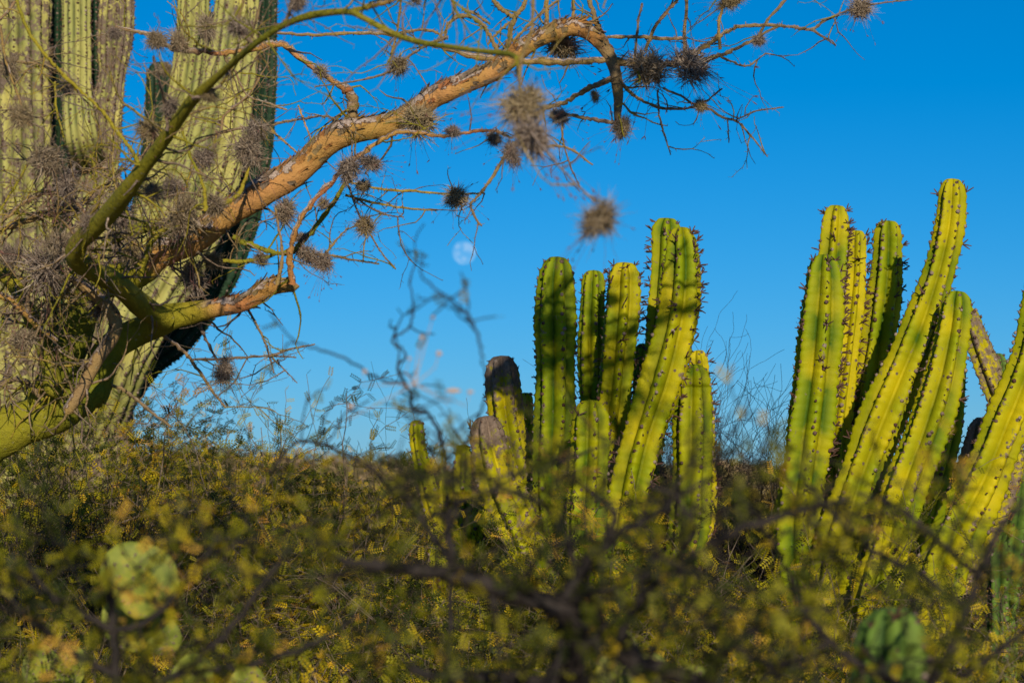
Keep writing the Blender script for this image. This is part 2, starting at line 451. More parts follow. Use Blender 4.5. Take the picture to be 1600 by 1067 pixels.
def stem(root, ctrl, seed, ribs=6, depth=0.42, mat='candelabra', cork=0.04, corktip=0.0, tint=0.5,
         are_step=0.034, bud=0.12, budside=None, label=None, samples=14, name='stem', domed=True, are_size=1.0,
         scallop=0.035, girth=0.065):
    """ctrl: rows (px, py, d, radius px) from the tip downwards"""
    rng = np.random.default_rng(seed)
    pts = np.array([np.append(P(c[0], c[1], c[2]), c[3] * K * c[2]) for c in ctrl])
    s = spline(pts, samples)
    C, rad = s[:, :3], s[:, 3].copy()
    seg = np.linalg.norm(np.diff(C, axis=0), axis=1)
    L_ = np.concatenate([[0], np.cumsum(seg)])
    step = 0.009 if mat != 'cardon' else 0.02
    n = max(8, int(L_[-1] / step))
    t = np.linspace(0, L_[-1], n)
    if domed:
        R0 = rad[0]
        t = np.unique(np.concatenate([R0 * 1.35 * (1 - np.cos(np.linspace(0, math.pi / 2, 11))), t[t > R0 * 1.35]]))
    C = np.stack([np.interp(t, L_, C[:, k]) for k in range(3)], -1)
    rad = np.interp(t, L_, rad)
    f1, f2 = rng.uniform(0, 6.28, 2)
    rad = rad * (1 + girth * np.sin(t / 0.16 + f1) + girth * .6 * np.sin(t / 0.061 + f2))
    if domed:
        q = np.clip(t / (R0 * 1.35), 0, 1)
        prof = np.sqrt(np.clip(1 - (1 - q) ** 2.3, 0, 1))
        prof[0] = 0.05
        rad = rad * prof
    T, Nn, B = frames(C)
    per = 10 if ribs < 9 else 8
    ns = ribs * per
    th0 = rng.uniform(0, 2 * math.pi)
    tw = th0 + rng.uniform(-.25, .25) * t
    th = np.linspace(0, 2 * math.pi, ns, endpoint=False)
    c = np.abs(np.cos(ribs * th / 2))                       # 1 on the crest
    phase = rng.uniform(0, 6.28, ribs)
    rib_id = np.round(th / (2 * math.pi / ribs)).astype(int) % ribs
    d_ribs = depth * (1 + rng.uniform(-.18, .18, ribs))[rib_id]
    frac = (ribs * th / (2 * math.pi)) % 1.0
    vly = 2 * np.minimum(frac, 1 - frac)                    # 0 on the crest, 1 in the valley
    vly = (np.sqrt(vly ** 2 + .012) - .11) / (math.sqrt(1.012) - .11)
    vly = np.clip(vly, 0, 1)
    if ribs < 9:
        c = 1 - np.clip(vly, 0, 1)
        shape = 1 - d_ribs[None, :] * vly[None, :] ** 1.05
    else:
        shape = 1 - d_ribs[None, :] * (1 - c[None, :]) ** .9
    scal = 1 + scallop * (c[None, :] ** 3) * np.cos(2 * math.pi * t[:, None] / are_step + phase[rib_id][None, :])
    wob = 1 + 0.015 * rng.standard_normal((len(t), 1))
    rr = rad[:, None] * shape * scal * wob * (1 + (.035 if ribs < 9 else .012) * c[None, :] * np.sin(t[:, None] / .08 + phase[rib_id][None, :] * 2))
    if domed:
        # ribs run on to the growing point and dip a little in the centre
        dip = np.exp(-(t / (R0 * .10)) ** 2) * R0 * .10
        C = C + T * dip[:, None]
    ang = th[None, :] + tw[:, None]
    dirs = np.cos(ang)[..., None] * Nn[:, None, :] + np.sin(ang)[..., None] * B[:, None, :]
    V = (C[:, None, :] + dirs * rr[..., None]).reshape(-1, 3)
    ck = cork + corktip * np.exp(-(t / 0.14) ** 2)
    A = np.zeros((len(t), ns, 3))
    A[..., 0] = ck[:, None] + 0.17 * (c[None, :] ** 5) * (.5 + .5 * np.sin(t[:, None] / .05 + phase[rib_id][None, :] * 3))
    A[..., 1] = c[None, :]
    band = .16 * np.sin(t / .11 + f1 * 2) + .12 * np.sin(t / .043 + f2 * 3)
    A[..., 2] = tint + band[:, None] + rng.uniform(-.28, .28, ribs)[rib_id][None, :]
    mb = MB()
    F = [ring_faces(len(t), ns)]
    F.append(np.arange(ns)[::-1][None, :])
    F.append((np.arange(ns) + (len(t) - 1) * ns)[None, :])
    mb.add(V, F, A.reshape(-1, 3))
    o = mb.build(name, M[mat], root, label=label)
    # areoles with their spines and dry buds
    am = MB()
    Vb, Ab, Fb = [], [], []
    for k in range(ribs):
        a0 = 2 * math.pi * k / ribs
        pos = are_step * (rng.uniform(0.1, 0.4)) + (R0 * 0.2 if domed else 0)
        while pos < L_[-1] * 0.999:
            j_ = min(np.searchsorted(t, pos), len(t) - 1)
            dvec = math.cos(a0 + tw[j_]) * Nn[j_] + math.sin(a0 + tw[j_]) * B[j_]
            if dvec[1] < 0.45:                                # skip those that face straight away
                p = C[j_] + unit(dvec + (.06 if ribs < 9 else .01) * rng.standard_normal(3)) * rad[j_] * 1.0
                nrm = unit(dvec - T[j_] * (0.8 if pos < rad[j_] * 1.2 else 0.1))
                r1, r2, r3 = basis(nrm, rng)
                sz = (0.0028 + 0.0058 * rng.random() ** 1.7) * are_size
                fm = np.stack([r1 * sz, r2 * sz, r3 * sz * .9])
                am.add(BV @ fm + p, [BF], 0.9 * rng.random() ** 1.6)
                nb = rng.integers(1, 4)
                side = 1.0
                if budside is not None:
                    side = 3.2 if dvec[0] * budside > 0.25 else 0.5
                long_ = rng.random() < bud * side * (1.4 if pos < 0.3 else 0.6)
                for q in range(nb + (2 if long_ else 0)):
                    dr = unit(nrm + 0.55 * rng.standard_normal(3) - 0.25 * T[j_])
                    ln = (0.020 + 0.016 * rng.random()) if long_ else (0.006 + 0.011 * rng.random() ** 2)
                    ln *= are_size ** .5
                    w = 0.0027 if long_ else 0.0017
                    pa = np.stack([p, p + dr * ln * .55, p + dr * ln])
                    tube(am, pa, [w * .8, w * 1.1, w * .7], 3, 0.0 + 0.15 * rng.random(), cap=False)
            pos += are_step * rng.uniform(.6, 1.4)
    am.build('areoles', M['spine'], o, kind='stuff')
    return o

def gz(px, d):
    """pixel row where the ground lies at this depth and column"""
    x = (px - 800) * K * d
    z = float(terrain(x, d))
    return 533.5 + (CAM_Z + d * math.tan(PITCH) - z) / (K * d)

def column_to_base(rows, bx, by, bd, br):
    """continue a stem to the plant's trunk"""
    last = rows[-1]
    return rows + [((last[0] + bx) / 2 + (last[0] - bx) * .12, (last[1] + by) / 2, (last[2] + bd) / 2, last[3] * .95), (bx, by, bd, min(br, last[3] * .9))]

# --- middle candelabra cactus
MBX, MBY, MBD = 925, 1130, 10.1
base = P(MBX, gz(MBX, MBD), MBD)
mid = thing('candelabra_cactus', base, 'yellow green many-stemmed cactus below the moon, its tallest pair of stems at right', 'cactus')
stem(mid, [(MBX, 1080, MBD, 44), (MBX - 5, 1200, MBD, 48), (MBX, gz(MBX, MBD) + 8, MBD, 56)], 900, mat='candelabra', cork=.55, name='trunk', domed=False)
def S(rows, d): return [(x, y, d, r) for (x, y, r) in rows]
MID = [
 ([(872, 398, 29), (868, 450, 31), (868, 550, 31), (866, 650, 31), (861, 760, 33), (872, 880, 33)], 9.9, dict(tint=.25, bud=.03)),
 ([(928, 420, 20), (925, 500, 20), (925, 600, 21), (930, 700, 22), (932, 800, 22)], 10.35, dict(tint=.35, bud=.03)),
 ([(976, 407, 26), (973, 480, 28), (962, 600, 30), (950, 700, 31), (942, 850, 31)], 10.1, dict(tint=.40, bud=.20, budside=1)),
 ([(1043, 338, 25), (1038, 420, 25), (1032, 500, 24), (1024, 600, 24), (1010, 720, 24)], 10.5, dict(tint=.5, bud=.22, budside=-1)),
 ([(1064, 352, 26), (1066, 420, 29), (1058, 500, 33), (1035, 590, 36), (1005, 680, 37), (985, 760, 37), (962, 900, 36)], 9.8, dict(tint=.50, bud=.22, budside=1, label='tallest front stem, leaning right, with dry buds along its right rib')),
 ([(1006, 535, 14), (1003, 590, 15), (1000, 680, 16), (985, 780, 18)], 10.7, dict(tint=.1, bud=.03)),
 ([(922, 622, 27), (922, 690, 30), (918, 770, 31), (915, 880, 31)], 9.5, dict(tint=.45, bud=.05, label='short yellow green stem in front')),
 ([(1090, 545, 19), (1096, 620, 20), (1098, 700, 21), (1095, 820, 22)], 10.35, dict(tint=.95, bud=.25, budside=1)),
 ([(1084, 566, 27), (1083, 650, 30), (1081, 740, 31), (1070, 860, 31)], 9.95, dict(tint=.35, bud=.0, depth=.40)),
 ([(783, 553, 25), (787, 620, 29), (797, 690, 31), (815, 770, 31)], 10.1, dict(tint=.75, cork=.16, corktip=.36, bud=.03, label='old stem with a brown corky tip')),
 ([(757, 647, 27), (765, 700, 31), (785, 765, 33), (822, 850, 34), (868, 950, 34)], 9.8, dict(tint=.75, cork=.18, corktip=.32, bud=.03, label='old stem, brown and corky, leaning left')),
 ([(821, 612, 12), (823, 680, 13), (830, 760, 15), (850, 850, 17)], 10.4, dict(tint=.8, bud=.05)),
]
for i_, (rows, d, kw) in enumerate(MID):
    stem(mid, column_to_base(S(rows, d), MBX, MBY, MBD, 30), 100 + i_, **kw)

# --- slender cactus at its left
SBX, SBD = 705, 10.6
sl = thing('candelabra_cactus', P(SBX, gz(SBX, SBD), SBD), 'small cactus with slender stems, just left of the brown tipped cactus stems', 'cactus')
for i_, (rows, kw) in enumerate([
    ([(650, 655, 13), (654, 700, 14), (668, 760, 15), (684, 830, 16)], dict(tint=.7)),
    ([(725, 693, 14), (723, 740, 16), (722, 800, 17), (716, 880, 18)], dict(tint=.8)),
    ([(696, 742, 11), (697, 800, 13), (700, 880, 14)], dict(tint=.9)),
    ([(746, 790, 13), (742, 840, 14), (730, 920, 15)], dict(tint=.75))]):
    stem(sl, column_to_base(S(rows, SBD), SBX, 1050, SBD, 18), 140 + i_, are_step=.03, bud=.03, **kw)
stem(sl, [(SBX, 1020, SBD, 22), (SBX, gz(SBX, SBD) + 8, SBD, 26)], 149, cork=.5, name='trunk', domed=False)

# --- right candelabra cactus
RBX, RBY, RBD = 1330, 1130, 9.7
rt = thing('candelabra_cactus', P(RBX, gz(RBX, RBD), RBD), 'big yellow green cactus at right with tall stems leaning to the right', 'cactus')
stem(rt, [(RBX, 1080, RBD, 50), (RBX, 1200, RBD, 54), (RBX, gz(RBX, RBD) + 8, RBD, 62)], 901, cork=.55, name='trunk', domed=False)
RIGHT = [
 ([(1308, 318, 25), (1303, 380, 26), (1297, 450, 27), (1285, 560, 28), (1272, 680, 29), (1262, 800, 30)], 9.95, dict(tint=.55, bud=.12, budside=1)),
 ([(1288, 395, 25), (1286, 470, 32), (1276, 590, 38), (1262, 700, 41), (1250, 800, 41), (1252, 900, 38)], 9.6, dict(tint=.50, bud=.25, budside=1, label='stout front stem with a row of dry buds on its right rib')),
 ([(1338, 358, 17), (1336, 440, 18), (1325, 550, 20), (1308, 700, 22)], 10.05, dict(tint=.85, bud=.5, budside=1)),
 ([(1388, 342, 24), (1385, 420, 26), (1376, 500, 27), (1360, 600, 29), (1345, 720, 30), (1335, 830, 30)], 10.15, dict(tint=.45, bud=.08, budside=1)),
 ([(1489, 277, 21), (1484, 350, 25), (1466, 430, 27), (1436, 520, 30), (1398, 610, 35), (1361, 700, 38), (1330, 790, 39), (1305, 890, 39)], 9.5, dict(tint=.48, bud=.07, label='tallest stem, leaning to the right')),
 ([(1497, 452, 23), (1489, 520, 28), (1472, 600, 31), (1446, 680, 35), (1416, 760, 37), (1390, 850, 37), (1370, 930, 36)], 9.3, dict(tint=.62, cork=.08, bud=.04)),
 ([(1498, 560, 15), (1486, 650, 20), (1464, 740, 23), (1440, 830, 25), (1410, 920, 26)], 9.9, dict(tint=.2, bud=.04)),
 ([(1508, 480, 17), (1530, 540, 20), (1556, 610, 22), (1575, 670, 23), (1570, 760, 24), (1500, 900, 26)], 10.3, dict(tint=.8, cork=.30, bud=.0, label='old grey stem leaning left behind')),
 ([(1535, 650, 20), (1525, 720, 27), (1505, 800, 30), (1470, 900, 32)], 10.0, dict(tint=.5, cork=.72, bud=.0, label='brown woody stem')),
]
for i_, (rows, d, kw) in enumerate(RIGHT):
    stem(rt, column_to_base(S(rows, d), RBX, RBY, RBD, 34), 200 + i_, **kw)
QBX, QBD = 1440, 9.1
rt2 = thing('candelabra_cactus', P(QBX, gz(QBX, QBD), QBD), 'yellow cactus stem cut off by the right edge of the picture', 'cactus')
stem(rt2, [(1648, 345, 9.1, 24), (1641, 410, 9.1, 28), (1628, 490, 9.1, 32), (1604, 580, 9.1, 34), (1570, 670, 9.1, 38), (1540, 745, 9.1, 40), (1505, 815, 9.1, 40), (1470, 900, 9.1, 40), (1445, 1060, 9.1, 40), (QBX, gz(QBX, QBD) + 8, QBD, 44)], 230, tint=.95, bud=.06)
dk = thing('candelabra_cactus', P(1565, gz(1565, 11.5), 11.5), 'dark green cactus stem tip behind the right hand cactus', 'cactus')
stem(dk, [(1557, 550, 11.5, 16), (1563, 640, 11.5, 20), (1566, 800, 11.5, 24), (1565, gz(1565, 11.5) + 8, 11.5, 26)], 231, mat='nearcactus', tint=.2, bud=.05)
stem(dk, [(1597, 700, 11.4, 18), (1592, 760, 11.4, 22), (1575, 880, 11.5, 24), (1566, 1000, 11.5, 22)], 232, mat='nearcactus', tint=.2, bud=.05)

# --- giant cactus behind the tree at left
GD = 14.0
gi = thing('giant_cactus', P(150, gz(150, GD), GD), 'giant grey green columnar cactus with many fluted upright arms behind the tree', 'cactus')
gk = dict(ribs=12, depth=.20, mat='cardon', are_step=.024, bud=0, scallop=.0, are_size=1.0, girth=.02, samples=10)
def G(rows, d, seed, label=None, **kw):
    k2 = dict(gk); k2.update(kw)
    stem(gi, [(x, y, d if len(r) == 1 else r[1], r[0]) for x, y, *r in rows], seed, label=label, **k2)
TOP = -420
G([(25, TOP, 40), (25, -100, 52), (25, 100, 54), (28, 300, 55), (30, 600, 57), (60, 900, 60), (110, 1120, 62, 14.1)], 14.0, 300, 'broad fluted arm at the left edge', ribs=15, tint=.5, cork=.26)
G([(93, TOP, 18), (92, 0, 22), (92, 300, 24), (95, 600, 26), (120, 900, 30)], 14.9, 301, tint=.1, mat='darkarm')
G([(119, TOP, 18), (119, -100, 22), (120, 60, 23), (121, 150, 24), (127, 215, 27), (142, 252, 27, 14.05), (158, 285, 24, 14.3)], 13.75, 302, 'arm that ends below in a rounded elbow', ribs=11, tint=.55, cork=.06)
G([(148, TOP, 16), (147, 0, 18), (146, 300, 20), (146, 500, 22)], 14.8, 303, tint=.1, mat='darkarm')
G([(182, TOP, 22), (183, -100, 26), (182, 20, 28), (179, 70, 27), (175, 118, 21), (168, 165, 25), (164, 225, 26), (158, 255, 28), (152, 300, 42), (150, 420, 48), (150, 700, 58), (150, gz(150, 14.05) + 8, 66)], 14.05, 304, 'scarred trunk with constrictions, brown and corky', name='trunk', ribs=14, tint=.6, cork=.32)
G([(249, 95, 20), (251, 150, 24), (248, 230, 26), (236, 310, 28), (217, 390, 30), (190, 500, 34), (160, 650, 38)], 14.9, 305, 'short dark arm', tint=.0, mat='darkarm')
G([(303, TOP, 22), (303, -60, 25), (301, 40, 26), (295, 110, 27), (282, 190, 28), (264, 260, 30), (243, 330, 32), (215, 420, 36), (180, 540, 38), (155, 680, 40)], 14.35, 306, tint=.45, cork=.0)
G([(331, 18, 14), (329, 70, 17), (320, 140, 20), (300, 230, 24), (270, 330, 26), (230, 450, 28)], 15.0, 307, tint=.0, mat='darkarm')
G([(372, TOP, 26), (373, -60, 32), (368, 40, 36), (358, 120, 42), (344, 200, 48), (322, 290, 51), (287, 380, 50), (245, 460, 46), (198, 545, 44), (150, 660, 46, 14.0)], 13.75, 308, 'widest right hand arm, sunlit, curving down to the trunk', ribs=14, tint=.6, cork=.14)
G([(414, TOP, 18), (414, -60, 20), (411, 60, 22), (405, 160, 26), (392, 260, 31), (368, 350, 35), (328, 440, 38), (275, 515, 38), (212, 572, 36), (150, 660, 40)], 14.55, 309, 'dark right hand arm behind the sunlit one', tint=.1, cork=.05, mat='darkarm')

# ------------------------------------------------------------------ tree
TB = P(-430, gz(-430, 8.4), 8.4)
tree = thing('palo_verde_tree', TB, 'thorny tree with green and orange bark leaning in from the left, hung with ball moss', 'tree')
trng = np.random.default_rng(42)
NODES = []           # (point, direction, radius) along the branches, for twigs
def limb(rows, d, tone, name='branch', n=8, sides=10, label=None, wob=0.10, spurs=0.0, keep=True):
    """rows: (px, py, r px[, depth[, tone]])"""
    full = []
    for r in rows:
        dd = r[3] if len(r) > 3 and r[3] else d
        tn = r[4] if len(r) > 4 else tone
        r = (r[0], r[1], r[2] * (.72 if r[2] <= 8 else 1.0))
        full.append(np.concatenate([P(r[0], r[1], dd), [r[2] * K * dd, tn]]))
    s = spline(np.array(full), n)
    pts, rad, tn = s[:, :3], s[:, 3].copy(), s[:, 4]
    rad = np.maximum(rad, 0.0012)
    k = len(pts)
    small = rad.mean() < 0.012
    ph = trng.uniform(0, 6.28, 8)
    qq = np.arange(k)[:, None]
    pts = pts + trng.standard_normal(pts.shape) * rad[:, None] * (0.20 if small else 0.0)
    if not small:
        pts = pts + rad[:, None] * .16 * np.sin(qq * .21 + ph[None, :3])
        rad = rad * (1 + .04 * np.sin(qq[:, 0] * .23 + ph[6]) + .02 * np.sin(qq[:, 0] * .6 + ph[7]))
    else:
        rad = rad * (1 + .13 * trng.standard_normal(k))
    mb = MB()
    tube(mb, pts, rad, sides if not small else 6, np.repeat(tn, sides if not small else 6) if True else 0, bump=.012 if not small else .08, rng=trng, cap=False)
    # closing tip
    T = unit(pts[-1] - pts[-2])
    tube(mb, np.stack([pts[-1], pts[-1] + T * rad[-1] * .8]), [rad[-1], rad[-1] * .25], 6, float(tn[-1]))
    if small:                                             # thorns and knots along thin branches
        for q in range(1, k):
            for _ in range(2):
                if trng.random() < .55:
                    dr = unit(trng.standard_normal(3) + .3 * unit(pts[q] - pts[q - 1]))
                    p = pts[q] + (pts[q - 1] - pts[q]) * trng.random()
                    ln = trng.uniform(.006, .016)
                    tube(mb, np.stack([p, p + dr * ln * .5, p + dr * ln]), [rad[q] * .55, rad[q] * .35, .0006], 3, float(min(1, tn[q] + .15)), cap=False)
    o = mb.build(name, M['bark'], tree, label=label)
    if keep:
        for q in range(1, k):
            NODES.append((pts[q], unit(pts[q] - pts[q - 1]), rad[q], tn[q]))
    return o

GR, OR, RD, TN, GY = 0.0, 0.5, 0.64, 0.8, 1.0
limb([(-430, gz(-430, 8.4) + 10, 95, 8.4), (-330, 1200, 75, 8.3), (-230, 930, 56, 8.2), (-120, 770, 42, 8.1), (-40, 706, 37), (20, 672, 35), (80, 645, 33), (125, 622, 31), (152, 607, 27)], 8.0, GR, 'trunk', n=14, sides=18, label='smooth green trunk', keep=False)
limb([(62, 640, 24), (92, 580, 27), (112, 520, 27), (140, 470, 26), (172, 440, 25), (205, 425, 24), (235, 412, 24, 0, .4), (265, 392, 24, 0, .5), (300, 368, 24, 0, .5), (340, 343, 23, 0, .5), (390, 318, 23, 0, .5), (430, 285, 23, 0, .5), (470, 258, 22, 0, .5), (510, 230, 21, 0, .48), (550, 205, 20, 0, .46), (600, 193, 18, 0, .46), (645, 178, 17, 0, .48), (690, 148, 17, 0, .48), (735, 123, 17, 0, .45), (775, 108, 16, 0, .5), (805, 88, 15, 0, .5), (835, 62, 14, 0, .5), (870, 47, 14, 0, .48), (905, 45, 14, 0, .5), (932, 60, 12, 0, .7), (950, 85, 10.5, 0, .9), (962, 115, 9, 0, 1), (967, 150, 8.2, 0, 1), (964, 180, 7.8, 0, 1), (966, 203, 7, 0, 1)], 8.0, GR, 'branch', n=9, sides=16, label='main branch, green low down, then peeling orange bark')  # grey tone of the hanging end stands in for the moss's shade
limb([(140, 618, 24), (158, 580, 24), (180, 545, 24), (215, 515, 23), (255, 497, 22, 7.95), (300, 492, 18, 7.95, .1), (345, 480, 15, 7.9, .45), (385, 468, 14, 7.9, .62), (420, 452, 14, 7.9, .62), (450, 447, 12, 7.9, .75), (458, 446, 9, 7.9, .85)], 8.0, GR, n=9, sides=14, label='lower fork ending in a broken red stub')
limb([(262, 497, 16.2, 7.9), (225, 478, 18.0, 7.8), (185, 450, 18.0, 7.6), (150, 425, 17.1, 7.45), (122, 402, 16.2, 7.3), (125, 380, 16.2, 7.2), (160, 345, 15.3, 7.05), (190, 308, 14.4, 6.9), (225, 262, 11.2, 6.75), (265, 208, 10.4, 6.6), (300, 158, 8.8, 6.45), (345, 115, 8.0, 6.3), (395, 72, 7.2, 6.1), (440, 42, 7.2, 6.0), (490, 24, 8.0, 5.9), (545, 18, 7.5, 5.8), (572, 30, 7.0, 5.75), (610, 52, 7.0, 5.7), (650, 65, 6.5, 5.6), (700, 72, 6.0, 5.5), (750, 80, 6.0, 5.4), (795, 86, 6.0, 5.3), (808, 95, 6.0, 5.25), (810, 118, 5.0, 5.25)], 6, .06, n=8, sides=14, label='nearer green branch rising across the giant cactus')
limb([(548, 18, 7, 5.8, .1), (580, 10, 6, 5.75, .3), (615, 0, 5, 5.7, .4), (660, -25, 4, 5.6)], 5.7, .4)
